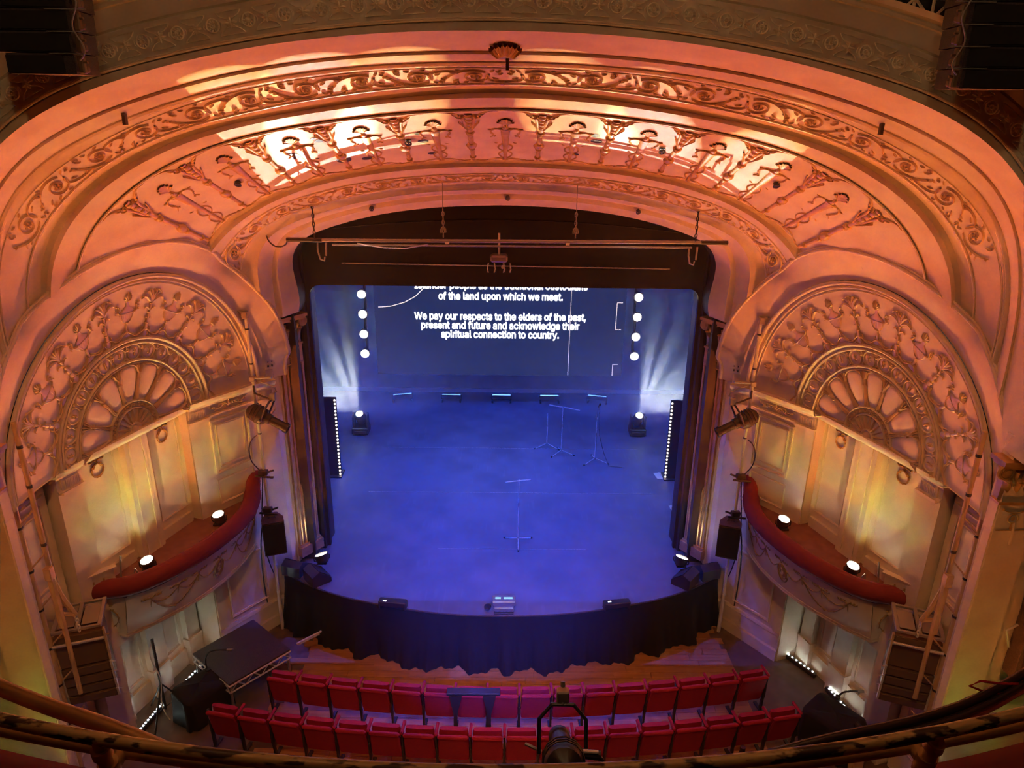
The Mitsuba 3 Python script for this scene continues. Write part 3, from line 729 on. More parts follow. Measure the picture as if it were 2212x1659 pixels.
def wreath(f, r=.098):
    ms = [ring2(0, 0, r, .009, .02, f, 22)]
    for a in range(14):
        t = a / 14 * 2 * math.pi
        ms.append(blob(r * math.cos(t) * 1.08, r * math.sin(t) * 1.08, .017, .007, .022, f, t + .9, 6))
    for s in (-1, 1):
        ms.append(ribbon([(0, r), (s * .05, r + .055), (s * .11, r + .045), (s * .13, r + .07)], [.008, .014, .005], .02, f, 10))
        ms.append(ribbon([(0, r), (s * .04, r - .02), (s * .06, r - .06)], [.008, .005], .02, f, 6))
    ms.append(blob(0, r, .018, .014, .028, f, 0, 7))
    return cat(ms)
def foliage(f, L=.42):
    ms = [ribbon([(0, -.02), (0, .12)], [.02, .008], .03, f, 5), blob(0, .045, .03, .04, .035, f)]
    for s in (-1, 1):
        ms.append(ribbon([(s * .02, -.03), (s * L * .3, .03), (s * L * .55, -.03), (s * L * .85, .02), (s * L, .0)], [.010, .012, .010, .005], .024, f, 18))
        for k, (q, r0) in enumerate(((.30, .045), (.62, .038), (.88, .03))):
            ms.append(ribbon(spiral(s * L * q, .015 * (-1) ** k, r0, 1.1, .5 + k, s, 12), [.010, .004], .024, f))
            ms.append(blob(s * L * (q + .09), .04 * (-1) ** k, .028, .012, .022, f, s * .6, 6))
            ms.append(blob(s * L * (q - .11), -.045 * (-1) ** k, .026, .012, .022, f, -s * .5, 6))
    return cat(ms)

def flat(fn, k):
    return lambda u, v, h: fn(u, v, np.asarray(h) * k)
def wall_fn(a, b, l, z, s, d=0.0):
    t = (b - a) / np.linalg.norm(b - a); n = np.array([t[1], -t[0]])
    def fn(u, v, h):
        u, v, h = np.broadcast_arrays(np.asarray(u, float), v, h)
        q = a + t * l
        return np.stack([q[0] + t[0] * u + n[0] * (h + d), q[1] + t[1] * u + n[1] * (h + d), z + v], -1)
    return fn

for s in (1, -1):
    N = SIDE[s]
    W = thing('wall_' + N, 'ornate cream plaster side wall on the %s with fan-shaped niche over a theatre box' % N, 'wall', kind='structure')
    WALL[s] = W
    def put(name, m, bsdf='plaster', parent=W, smooth=False, label=None, **kw):
        return obj(name, both(m, s), bsdf, parent, smooth=smooth, label=label, **kw)
    e1, e2, v, r1, r2, q1, q2, pr = (P_[k] for k in ('e1', 'e2', 'v', 'r1', 'r2', 'q1', 'q2', 'pr'))
    # conch
    rr, aa = np.linspace(0, 1, 15), np.linspace(0, math.pi, 61)
    U, V = RN * np.outer(np.sqrt(np.linspace(0, 1, 15)), np.cos(aa)), RN * np.outer(np.sqrt(np.linspace(0, 1, 15)), np.sin(aa))
    conch_k = put('niche_shell', grid(conch(U, V), True), 'plaster', smooth=True, label='shallow scalloped niche half-dome')
    # archivolt from the rim to the vault
    rim = niche(RN * np.cos(aa), RN * np.sin(aa))
    surf = grid(np.stack([c.row() for c in (C[0], C[1], C[2], C[3], C[4], C[5], C[6], C[7], C[8], between(C[8], C[9], .33), between(C[8], C[9], .66), C[9], C[10], C[11], C[12], C[13], c13b, C[14], c14b, C[15])]))
    sv = surf.vertices * [1, 1, 1]
    sel = surf.vertices[:, 0] > 0
    uu = (sv[:, 0] - M0[0]) * CH[0] + (sv[:, 1] - M0[1]) * CH[1]; ww = sv[:, 2] - Z0; oo = (sv[:, 0] - M0[0]) * NO[0] + (sv[:, 1] - M0[1]) * NO[1]
    near = sel & (np.abs(np.hypot(uu, ww) - RO) < .2) & (ww > -.1)
    ang, out = np.arctan2(ww[near], uu[near]), oo[near]
    o = np.argsort(ang)
    sm = np.array([np.average(out, weights=np.exp(-((ang - a) / .07) ** 2) + 1e-9) for a in aa])
    sm = np.clip(sm, -.75, .15)
    rows = []
    for k in np.linspace(0, 1, 6):
        R = RN + .02 + (RO - RN) * k
        rows.append(niche(R * np.cos(aa), R * np.sin(aa), sm * k ** 1.3 - .035 * math.sin(math.pi * k)))
    put('archivolt', grid(np.stack(rows)), 'plaster', smooth=True, label='wide plain arch band around the niche')
    edge = rows[-1]
    put('archivolt_roll', tube(edge, .028, 8), 'plaster_trim', smooth=60)
    put('archivolt_roll', tube(niche((RO + .055) * np.cos(aa), (RO + .055) * np.sin(aa), sm - .01), .016, 6), 'plaster_trim', smooth=60)
    for R_, r_, o_ in ((RN - .015, .034, -.02), (RN - .085, .018, .035), (RN - .13, .012, .06)):
        put('rim_roll', tube(niche(R_ * np.cos(aa), R_ * np.sin(aa), o_), r_, 8), 'plaster_trim', smooth=60)
    # inner end of the archivolt: jambs down to the cornice
    # fan relief
    cf = lambda u, v_, h: conch(np.asarray(u), np.asarray(v_), h)
    def polar(r, a):
        c0, s0 = math.cos(a), math.sin(a)
        return lambda u, v_, h: cf(r * c0 + np.asarray(u) * s0 + np.asarray(v_) * c0, r * s0 - np.asarray(u) * c0 + np.asarray(v_) * s0, h)
    st = math.pi / 7
    for k in range(7):
        put('vase', vase(flat(at(polar(1.77, (k + .5) * st), 0, 0, 0, .94), .6)), 'relief', conch_k, smooth=50)
    for k in range(1, 7):
        put('palm', palm(flat(polar(1.76, k * st), .6)), 'relief', conch_k, smooth=50)
    for k in range(14):
        a = (k + .5) * st / 2
        arc = [(1.50 - .085 * math.cos(x * math.pi / 2) ** 2 , a + x * st / 4) for x in np.linspace(-1, 1, 11)]
        put('scallop', ribbon([(r * math.cos(t_), r * math.sin(t_)) for r, t_ in arc], .012, .03, cf), 'relief', conch_k, smooth=50)
    for R_, w_, h_ in ((1.37, .030, .05), (1.30, .018, .035), (1.05, .024, .045), (1.0, .012, .03)):
        put('ring_moulding', ring2(0, 0, R_, w_, h_, cf, 60, 0, math.pi), 'plaster_trim', conch_k, smooth=50)
    for k in range(14):
        a = (k + .5) * math.pi / 14
        f = polar(1.175, a)
        t_ = np.linspace(0, 2 * math.pi, 21)
        ms = [ribbon(np.stack([.108 * np.cos(t_), .112 * np.sin(t_)], 1), .008, .026, f)]
        put('oval_medallion', cat(ms + [blob(0, 0, .098, .102, .018, f, 0, 14)]), 'plaster_trim', conch_k, smooth=50)
        ms = [ribbon([(0, .07), (0, -.05)], [.006, .012], .034, f, 6)] + [blob(sg * .018, y_, .022, .010, .034, f, sg * .7, 6) for sg in (-1, 1) for y_ in (-.02, .015, .045)]
        put('leaf_sprig', cat(ms), 'relief', conch_k, smooth=50)
        ms = [blob(x_, y_, .02, .03, .03, polar(1.175, k * math.pi / 14), 0, 6) for x_, y_ in ((0, .085), (0, -.085), (.018, .05), (-.018, .05))]
        put('leaf_cluster', cat(ms), 'relief', conch_k, smooth=50)
    for k in range(8):                                                    # petals of the inner flower
        a = k * math.pi / 7
        if 0 <= k < 7:
            f = polar(.72, (k + .5) * math.pi / 7)
            prof = [(-.27, .070), (-.15, .110), (0, .150), (.12, .172), (.20, .158), (.25, .112), (.275, .04)]
            P = np.array([[(x * w, y, .034 * math.sqrt(max(0, 1 - x * x)) * (1 if abs(y) < .26 else .3)) for x in np.linspace(-1, 1, 11)] for y, w in prof])
            put('petal', cat([grid(f(P[..., 0], P[..., 1], P[..., 2]), True)]), 'plaster', conch_k, smooth=60)
            pt = [(w * 1.03, y) for y, w in prof]
            put('petal_rim', ribbon(pt + [(-x, y) for x, y in pt[::-1]], .010, .040, f, 40), 'relief', conch_k, smooth=50)
        f = polar(.72, a)
        ms = [ribbon([(0, -.26), (0, .02), (0, .17)], [.010, .008, .012], .045, f, 8)]
        for sg in (-1, 1):
            ms.append(ribbon([(0, .14), (sg * .04, .20), (sg * .075, .26), (sg * .10, .25)], [.010, .014, .005], .05, f, 8))
            ms.append(ribbon([(0, .10), (sg * .02, .22), (sg * .03, .28)], [.010, .012, .005], .05, f, 6))
            ms.append(ribbon([(0, .02), (sg * .025, .06), (sg * .04, .05)], [.007, .004], .045, f, 5))
        put('leaf_spray', cat(ms), 'relief', conch_k, smooth=50)
    for R_, w_, h_ in ((.44, .018, .045), (.33, .014, .04), (.10, .03, .05)):
        put('ring_moulding', ring2(0, 0, R_, w_, h_, cf, 40, 0, math.pi), 'plaster_trim', conch_k, smooth=50)
    put('bead_ring', cat([ring2(.385 * math.cos(a), .385 * math.sin(a), .026, .007, .04, cf, 10) for a in np.linspace(.07, math.pi - .07, 18)]), 'relief', conch_k, smooth=50)
    put('sun_rays', cat([ribbon([(.12 * math.cos(a), .12 * math.sin(a)), (.325 * math.cos(a), .325 * math.sin(a))], [.010, .006], .05, cf, 4) for a in np.linspace(.0, math.pi, 11)] + [blob(0, 0, .09, .09, .06, cf, 0, 14)]), 'relief', conch_k, smooth=50)

    # wall below the cornice
    L1, L2 = np.linalg.norm(v - e2), np.linalg.norm(r1 - v)
    Lr, Lq = np.linalg.norm(r2 - r1), np.linalg.norm(q2 - q1)
    pe = np.array([3.93, 12.40])
    put('wall_face', cat([sbox(pe, e1, 0, np.linalg.norm(e1 - pe), -1.1, 5.5, -.12, 0), sbox(e1, e2, 0, np.linalg.norm(e2 - e1), -1.1, 3.9, -.12, 0), sbox(e1, e2, 0.0, .12, 3.9, 5.3, -.12, 0),
                          sbox(e2, v, 0, L1, -1.1, 3.9, -.12, 0), sbox(r1, r2, 0, Lr, -1.1, 3.9, -.3, 0), sbox(q1, q2, -.05, Lq + .1, -1.1, 3.9, -.12, 0),
                          sbox(q2, pr, 0, np.linalg.norm(pr - q2), -1.1, 5.2, -.12, 0)]), 'plaster')
    put('recess', cat([sbox(v, r1, 0, L2, .6, 3.8, -.28, -.16), sbox(v, r1, -.05, L2 + .05, -1.1, .75, -.64, -.52), sbox(v, r1, -.04, .02, -1.1, .75, -.55, 0), sbox(v, r1, L2 - .02, L2 + .04, -1.1, .75, -.55, 0), sbox(v, r1, -.02, 0.01, .6, 3.8, -.2, 0), sbox(v, r1, L2 - .01, L2 + .02, .6, 3.8, -.2, 0), sbox(v, r1, 0, L2, .68, .76, -.64, -.16)]), 'plaster', label='recessed middle bay behind the box')
    put('cornice', cat([moulding([e1, e2, v - (v - e2) / L1 * .02], CORN), moulding([r1, r2, r2 + np.array([.12, -.02])], CORN), moulding([q1, q2, q2 + np.array([-.3, -.08])], CORN),
                        moulding([v, r1], [(-.05, 3.76), (.02, 3.77), (.06, 3.80), (.085, 3.85), (.085, 3.90), (0, 3.905), (-.3, 3.905)])]), 'plaster_trim', smooth=30)
    put('architrave', cat([moulding([e1, e2, v], ARCH), moulding([r1, r2], ARCH), moulding([q1, q2], ARCH)]), 'plaster_trim', smooth=30)
    us = np.linspace(-RN, RN, 30)
    ci = niche(us, 0, dish(us, 0))
    cin = []
    pl = offset([e1, e2, v, r1, r2, q1, q2], .0)
    pu = (pl - M0) @ CH; po = (pl - M0) @ NO
    lo = np.interp(us, pu, po)
    put('ledge', grid(np.stack([ci + [0, 0, .004], niche(us, .004, np.minimum(lo, dish(us, 0)) - .02)])), 'plaster')
    # fluted blocks in the frieze
    for a, b, l in ((e2, v, .86), (r1, r2, .03), (e1, e2, .03)):
        w = .30
        ms = [sbox(a, b, l, l + w, 3.56, 3.76, 0, .025)] + [sbox(a, b, l + .02 + i * .026, l + .034 + i * .026, 3.595, 3.715, .02, .038) for i in range(10)] + [sbox(a, b, l - .03, l + w + .03, 3.525, 3.565, 0, .06)]
        put('fluted_block', cat(ms), 'plaster_trim')
    put('foliage_frieze', foliage(at(wall_fn(e2, v, .43, 3.67, s, .005), 0, 0, 0, .8), .42), 'relief', smooth=50)
    put('foliage_frieze', foliage(at(wall_fn(q1, q2, .45, 3.67, s, .005), 0, 0, 0, .8), .46), 'relief', smooth=50)
    # panels above the box
    put('panel_frame', cat([sframe(e2, v, .10, .82, 2.50, 3.47, .05, .028), sframe(e2, v, .19, .73, 2.60, 3.37, .03, .018)]), 'plaster_trim')
    put('panel_frame', sframe(e2, v, .10, .82, 1.92, 2.38, .035, .018), 'plaster_trim')
    put('panel_frame', cat([sframe(q1, q2, .10, .86, 2.2, 3.47, .05, .028), sframe(q1, q2, .19, .77, 2.3, 3.37, .03, .018)]), 'plaster_trim')
    put('pilaster_strip', cat([sbox(e2, v, L1 - .16, L1, -1.1, 3.54, 0, .03)]), 'plaster')
    m_ = L2 / 2
    put('pilaster_strip', cat([sbox(v, r1, m_ - .22, m_ + .22, 1.80, 3.77, -.17, -.04), sbox(v, r1, m_ - .14, m_ - .10, 1.80, 3.76, -.05, -.025), sbox(v, r1, m_ + .10, m_ + .14, 1.80, 3.76, -.05, -.025)]), 'plaster')
    for l0, l1 in ((.10, m_ - .32), (m_ + .32, L2 - .10)):
        put('door_panel', cat([sframe(v, r1, l0, l1, 2.10, 3.70, .03, .016, -.16), sbox(v, r1, l0 - .02, l1 + .05, 1.80, 1.98, -.16, -.11)]), 'plaster', label='tall closed panel behind the box')
    for l in (.10 + (m_ - .42) / 2, m_ + .32 + (m_ - .42) / 2):
        put('wreath', wreath(wall_fn(v, r1, l, 3.50, s, -.16)), 'old_gold', smooth=50)
    # lower wall, under the box
    put('panel_frame', sframe(e2, v, .12, .92, -.40, .72, .05, .025), 'plaster_trim')
    BASE = [(0, -.50), (.03, -.51), (.045, -.56), (.03, -.58), (.03, -.85), (.055, -.88), (.055, -1.1)]
    put('skirting', cat([moulding([e1, e2, v], BASE)]), 'plaster', smooth=20)
    for l0, l1, d in ((.06, .34, -.40), (m_ - .17, m_ + .17, -.40), (L2 - .34, L2 - .06, -.40)):
        put('pier', cat([sbox(v, r1, l0, l1, -1.1, .75, -.56, d), sbox(v, r1, l0 - .02, l1 + .02, -.62, -.56, -.56, d + .03), sbox(v, r1, l0 - .015, l1 + .015, -1.1, -.62, -.56, d + .02)]), 'plaster')
    for l0, l1 in ((.42, m_ - .25), (m_ + .25, L2 - .42)):
        put('door_panel', cat([sframe(v, r1, l0, l1, -.62, .70, .04, .02, -.52), sbox(v, r1, l0 - .06, l1 + .06, -1.1, -.74, -.52, -.47)]), 'plaster')
    put('panel_frame', sframe(q1, q2, .12, .80, -.5, 1.5, .05, .025), 'plaster_trim')
    # socket plate high on the proscenium corner
    f = wall_fn(e1, e2, .03, 4.18, s)
    pk = put('socket_plate', cat([grid(f(*np.meshgrid([-.09, .09], [-.1, .1], indexing='ij'), np.full((2, 2), .012)))]), 'white_paint')
    put('socket', cat([blob(x, z, .018, .024, .012, lambda a_, b_, h_: f(a_, b_, np.asarray(h_) + .012), 0, 8) for x in (-.035, .035) for z in (-.045, .04)]), 'black_paint', pk)
    # pier of the near pilaster and the wall beside it
    put('near_pier', cat([bx((5.67, 7.16, 2.0), (.42, .18, 6.4)), bx((7.0, 7.32, 2.0), (2.3, .2, 6.4))]), 'plaster')
    fn_ = lambda u, v_, h: np.stack(np.broadcast_arrays(6.35 + np.asarray(u), 7.22 - np.asarray(h), 2.15 + np.asarray(v_)), -1)
    put('wall_ornament', cat([wreath(at(fn_, 0, 0, 0, 1.6), .1), foliage(at(fn_, 0, .5, math.pi / 2, 1.1))]), 'relief', smooth=50)
    # wall that carries the arch outside of the opening
    rowi, rowo = push(C[0], -.40, 6.83), None
    q = rowi.row(); q = q[q[:, 0] > 0] if True else q
    outer = np.column_stack([np.maximum(q[:, 0] + .8, 6.8 + 0 * q[:, 0]), q[:, 1], q[:, 2]])
    put('house_wall', grid(np.stack([q, outer])[:, q[:, 0] > 2.9] if False else np.stack([q[q[:, 0] > 4.2], np.column_stack([np.full((q[:, 0] > 4.2).sum(), 7.6), q[q[:, 0] > 4.2][:, 1], q[q[:, 0] > 4.2][:, 2] + .6])])), 'plaster')
# ---------------------------------------------------------------- pilasters
def fluted(w, h, n, d=.03, reed=1.2):
    """A fluted shaft, front towards -y, foot at z = 0: hollow flutes, filled with reeds in the lower part."""
    x, y = [], []
    m = .06 * w; k = (w - 2 * m) / n
    pts = [(-w / 2, .12), (-w / 2, 0)]
    for i in range(n):
        c = -w / 2 + m + k * (i + .5)
        pts += [(c + k * .40 * math.cos(a), d * .9 * math.sin(a)) for a in np.linspace(math.pi, 0, 7)]
    pts += [(w / 2, 0), (w / 2, .12)]
    P = np.array(pts)
    prof = np.stack([np.column_stack([P, np.full(len(P), z)]) for z in (0.0, h)])
    ms = [grid(prof, True)]
    for i in range(n):
        c = -w / 2 + m + k * (i + .5)
        ms.append(tube([(c, .012, z) for z in (.0, reed * .5, reed)] + [(c, .012, reed + .12)], [k * .34] * 3 + [.003], 8))
    return cat(ms)
def capital(w, h):
    """Leaves, corner volutes and a moulded slab."""
    ms = [bx((0, .06, .02), (w * 1.06, .16, .03)), bx((0, .05, h - .03), (w * 1.5, .26, .05)), bx((0, .05, h - .075), (w * 1.36, .22, .04)), bx((0, .08, h * .5), (w * .96, .1, h))]
    fn = lambda u, v, h_: np.stack(np.broadcast_arrays(np.asarray(u, float), .03 - np.asarray(h_), np.asarray(v)), -1)
    for i, x in enumerate(np.linspace(-.4, .4, 4)):
        ms.append(ribbon([(x * w, .04), (x * w, .45 * h), (x * w * 1.1, .55 * h)], [.05 * w / .4, .055 * w / .4, .02], [.02, .045, .10], fn, 8))
        ms.append(blob(x * w * 1.1, .55 * h, .045 * w / .4, .03, .10, fn, 0, 8))
    for x in (-.25, 0, .25):
        ms.append(ribbon([(x * w, .3 * h), (x * w, .68 * h), (x * w, .74 * h)], [.03, .045, .02], [.02, .06, .09], fn, 8))
    for s in (-1, 1):
        c = np.array([s * w * .58, .0, h * .74])
        for r in (.075, .045):
            t = np.linspace(0, 2 * math.pi, 15)
            ms.append(tube(np.column_stack([c[0] + r * np.cos(t), np.full(15, -.03), c[2] + r * np.sin(t)]), .022, 6))
        ms.append(rod(c + [0, -.06, 0], c + [0, .08, 0], .04, 8))
        ms.append(ribbon([(s * .1 * w, .35 * h), (s * .35 * w, .62 * h), (s * .55 * w, .84 * h)], [.02, .035, .02], [.04, .07, .05], fn, 8))
    ms.append(blob(0, .82 * h, .05, .05, .10, fn, 0, 9))
    return cat(ms)
def pilaster(o, face, w, h, ch, label, shaft, cap, necking=True):
    t = thing('pilaster', label, 'pilaster')
    y = -np.array([*face, 0.0]); y /= np.linalg.norm(y)
    M = frame((o[0], o[1], o[2]), np.cross(y, [0, 0, 1]), y)
    def pp(name, m, b, **kw):
        m = m.copy(); m.apply_transform(M); obj(name, m, b, t, **kw)
    pp('shaft', fluted(w, h - .34, 5), shaft, smooth=40)
    nk = bx((0, .06, h - .17), (w, .12, .34))
    pp('neck', nk, shaft)
    fn = lambda u, v, h_: np.stack(np.broadcast_arrays(np.asarray(u, float), -np.asarray(h_), h - .17 + np.asarray(v)), -1)
    pp('drop_ornament', cat([ring2(0, .0, .055, .012, .02, fn, 14), blob(0, 0, .03, .04, .02, fn), ribbon([(-.13, .11), (0, .07), (.13, .11)], .008, .018, fn, 9), ribbon([(-w * .4, -.15), (w * .4, -.15)], .008, .015, fn, 4), blob(-.13, .115, .02, .02, .03, fn, 0, 7), blob(.13, .115, .02, .02, .03, fn, 0, 7), ribbon([(0, -.05), (0, -.13)], [.012, .02], .02, fn, 5)]), cap, smooth=50)
    pp('base', cat([bx((0, .04, -.10), (w * 1.15, .22, .20)), bx((0, .05, .02), (w * 1.08, .17, .05))]), shaft)
    cm = capital(w, ch); cm.apply_translation([0, 0, h])
    pp('capital', cm, cap, smooth=45, label='leafy gilded capital with corner volutes')
    return t
for s in (-1, 1):
    pilaster((s * 3.75, 12.46, .35), (-s * .80, -.60), .46, 4.02, .56, 'fluted bronze pilaster at the %s edge of the stage opening' % SIDE[s], 'old_gold', 'old_gold')
    pilaster((s * 5.64, 7.08, -.95), (0, -1), .40, 5.35, .55, 'tall fluted pilaster lit orange at the %s edge of the hall' % SIDE[s], 'plaster', 'old_gold')
    # jambs of the opening and the strip over the capital
    w = WALL[s]
    ins = [(3.60, 12.78), (3.57, 13.0), (3.55, 13.35)]
    obj('stage_jamb', both(cat([sbox(np.array(ins[0]), np.array(ins[2]), 0, .57, 0, 8.2, -.06, 0)][::1]), s), 'dark_reveal', w)
    obj('stage_jamb', both(bx((3.80, 12.62, 2.5), (.30, .42, 5.0), ), s), 'dark_reveal', w)
    obj('jamb_moulding', both(rod((3.96, 12.30, -.2), (3.96, 12.30, 5.0), .03, 8), s), 'plaster_trim', w, smooth=60)

# ---------------------------------------------------------------- theatre boxes
TOP = np.array([(4.42, 11.86), (4.375, 11.35), (4.375, 10.88), (4.55, 10.12), (4.83, 9.52), (5.19, 9.06), (5.42, 8.93)])
BOT = np.array([(4.50, 11.86), (4.535, 11.45), (4.58, 11.08), (4.80, 10.36), (5.13, 9.80), (5.52, 9.33), (5.67, 9.17)])
def plan(P):
    t = np.r_[0, np.cumsum(np.hypot(*np.diff(P, axis=0).T))]
    return CubicSpline(t / t[-1], P), t[-1]
tc, TL = plan(TOP); bc, _ = plan(BOT)
def front(q, z):
    """Front of the box: q along it from the stage, z up."""
    q, z = np.broadcast_arrays(np.asarray(q, float), z)
    k = np.clip((z - .78) / (1.80 - .78), 0, 1)[..., None]
    kk = k + .06 * np.sin(np.pi * k)
    P = bc(np.clip(q, 0, 1)) * (1 - kk) + tc(np.clip(q, 0, 1)) * kk
    return np.concatenate([P, z[..., None]], -1)
def front_fn(u, v, h):
    q = .5 + np.asarray(u, float) / TL; q, v, h = np.broadcast_arrays(q, v, h)
    P = front(q, v); a = front(q + 2e-3, v) - front(q - 2e-3, v); b = front(q, v + 2e-3) - front(q, v - 2e-3)
    n = np.cross(a, b); n /= np.linalg.norm(n, axis=-1, keepdims=True) + 1e-12
    n *= np.where(n[..., 0:1] < 0, 1, -1)
    return P + n * h[..., None]
def swag(f, x0, z0, x1, z1, drop, w=.010):
    t = np.linspace(0, 1, 18)
    p = np.stack([x0 + (x1 - x0) * t, z0 + (z1 - z0) * t - drop * np.sin(math.pi * t)], 1)
    return cat([ribbon(p, [w * .7, w, w * .7], .012, f)] + [blob(x, y, .013, .009, .017, f, i * 1.3, 6) for i, (x, y) in enumerate(p[1:-1])])
def bow(f, x, z):
    ms = [blob(x, z, .016, .014, .018, f, 0, 7), ribbon([(x, z), (x + .002, z - .17)], [.007, .011, .005], .012, f, 6)]
    for s in (-1, 1):
        ms.append(ribbon([(x, z), (x + s * .05, z + .035), (x + s * .10, z + .025), (x + s * .155, z + .065)], [.006, .013, .010, .004], .014, f, 12))
        ms += [blob(x + s * .045, z + .055, .024, .010, .014, f, s * .9, 6), blob(x + s * .10, z + .055, .024, .009, .014, f, s * .4, 6), blob(x + s * .14, z + .03, .018, .008, .014, f, -s * .4, 6)]
    return cat(ms)
ENDS = np.array([(6.12, 8.80), (6.12, 9.36)])
for s in (-1, 1):
    B = thing('theatre_box', 'bow-fronted cream theatre box with red velvet rail on the %s wall' % SIDE[s], 'theatre box')
    def put(name, m, bsdf, parent=B, smooth=False, **kw):
        return obj(name, both(m, s), bsdf, parent, smooth=smooth, **kw)
    qs = np.linspace(0, 1, 41)
    fr = np.stack([front(qs, z) for z in np.linspace(.78, 1.80, 9)])
    side = np.stack([np.stack([[*(BOT[-1] * (1 - k) + TOP[-1] * k) * (1 - t) + (ENDS[1] * (1 - k) + ENDS[0] * k) * t, .78 + 1.02 * k] for t in np.linspace(0, 1, 6)]) for k in np.linspace(0, 1, 9)])
    fp = put('front_panel', cat([grid(fr), grid(side)]), 'plaster', smooth=25, label='curved cream front with painted garlands')
    for z, r, d in ((.80, .028, .0), (.85, .014, .01), (1.74, .016, .0)):
        P = np.vstack([front(qs, z), side[0 if z < 1 else -1] * [1, 1, 0] + [0, 0, z]])
        put('front_moulding', tube(P, r, 6), 'plaster_trim', fp, smooth=60)
    put('soffit', cat([grid(np.stack([np.vstack([fr[0], side[0]]), np.vstack([fr[0], side[0]]) * [1, 1, 0] + np.array([.32, .1, .70]), np.column_stack([np.full(47, 6.3), np.linspace(12.2, 8.6, 47), np.full(47, .70)])]))]), 'plaster', smooth=40)
    rail = [(4.45, 11.95, 2.16), (4.45, 11.78, 2.14), (4.42, 11.62, 2.02), (4.385, 11.42, 1.90), (4.36, 11.0, 1.85), (4.53, 10.24, 1.85), (4.78, 9.67, 1.85), (5.10, 9.22, 1.85), (5.38, 8.985, 1.85), (5.70, 8.90, 1.85), (6.14, 8.83, 1.85)]
    t = np.r_[0, np.cumsum(np.linalg.norm(np.diff(np.array(rail), axis=0), axis=1))]
    rp = CubicSpline(t, rail)(np.linspace(0, t[-1], 70))
    put('velvet_rail', tube(rp, [.125] * 8 + [.145] * 62, 14), 'velvet', smooth=True, label='padded dark red velvet rail')
    put('rail_piping', tube(np.vstack([front(qs, 1.72), side[-1] * [1, 1, 0] + [0, 0, 1.72]]) + np.array([-.02, -.01, 0]), .022, 6), 'velvet', smooth=60)
    fl = [tuple(tc(q)) for q in np.linspace(0, 1, 15)] + [tuple(ENDS[0]), (6.12, 8.6), (5.95, 8.97), (5.32, 10.95), (4.55, 12.0)]
    put('box_floor', slab(fl, 1.72, 1.80), 'box_carpet')
    f = front_fn
    put('medallion', cat([ring2(0, 0, 1, .0, 0, f, 3)] if False else [ribbon([(.10 * math.cos(a), 1.27 + .155 * math.sin(a)) for a in np.linspace(0, 2 * math.pi, 24)], .012, .022, f), ribbon([(.115 * math.cos(a) * (1 + .1 * (a > math.pi)), 1.24 + .19 * math.sin(a)) for a in np.linspace(-2.9, -.2, 16)], .013, .018, f),
                          blob(0, 1.27, .085, .135, .012, f, 0, 14)]), 'garland', fp, smooth=50)
    put('relief_figure', cat([blob(0, 1.33, .022, .03, .02, f), blob(.01, 1.26, .035, .05, .018, f), blob(-.02, 1.20, .04, .04, .016, f)]), 'plaster_trim', fp, smooth=50)
    put('bow', bow(f, 0, 1.46), 'garland', fp, smooth=50)
    for sg in (-1, 1):
        xs_ = [sg * .46, sg * .84, sg * 1.28]
        for x in xs_:
            put('bow', bow(f, x, 1.46), 'garland', fp, smooth=50)
        for a, b, d in ((sg * .10, xs_[0], .15), (xs_[0], xs_[1], .13), (xs_[1], xs_[2], .13)):
            put('swag', swag(f, a, 1.44 if abs(a) > .2 else 1.36, b, 1.44, d), 'garland', fp, smooth=50)
        put('swag', cat([swag(f, xs_[0], 1.43, xs_[2], 1.43, .40), blob((xs_[0] + xs_[2]) / 2, 1.03, .025, .025, .03, f)]), 'garland', fp, smooth=50)
    sf = lambda u, v_, h: (np.array([5.80, 8.98, 1.28]) + np.asarray(u)[..., None] * np.array([.99, -.08, 0]) + np.asarray(v_)[..., None] * np.array([0, 0, 1.0]) + np.asarray(h)[..., None] * np.array([-.15, -.98, 0]))
    put('side_wreath', wreath(lambda u, v_, h: sf(*np.broadcast_arrays(np.asarray(u, float), v_, h)), .17), 'garland', fp, smooth=50)
    # small low screen and pinned sheet at the rear of the box
    put('rear_screen', sbox(np.array([5.60, 9.05]), np.array([5.90, 8.72]), 0, .42, 1.80, 2.12, 0, .04), 'white_paint')
    put('rear_cap', sbox(np.array([5.60, 9.05]), np.array([5.90, 8.72]), -.04, .46, 2.12, 2.15, -.03, .07), 'plaster_trim')
    for i in range(8):
        put('pinned_note', sbox(np.array([5.60, 9.05]), np.array([5.90, 8.72]), .05 + .045 * i, .075 + .045 * i, 1.88 + .05 * (i % 3), 1.93 + .05 * (i % 3), .04, .043), 'black_paint' if i % 3 == 0 else 'garland')

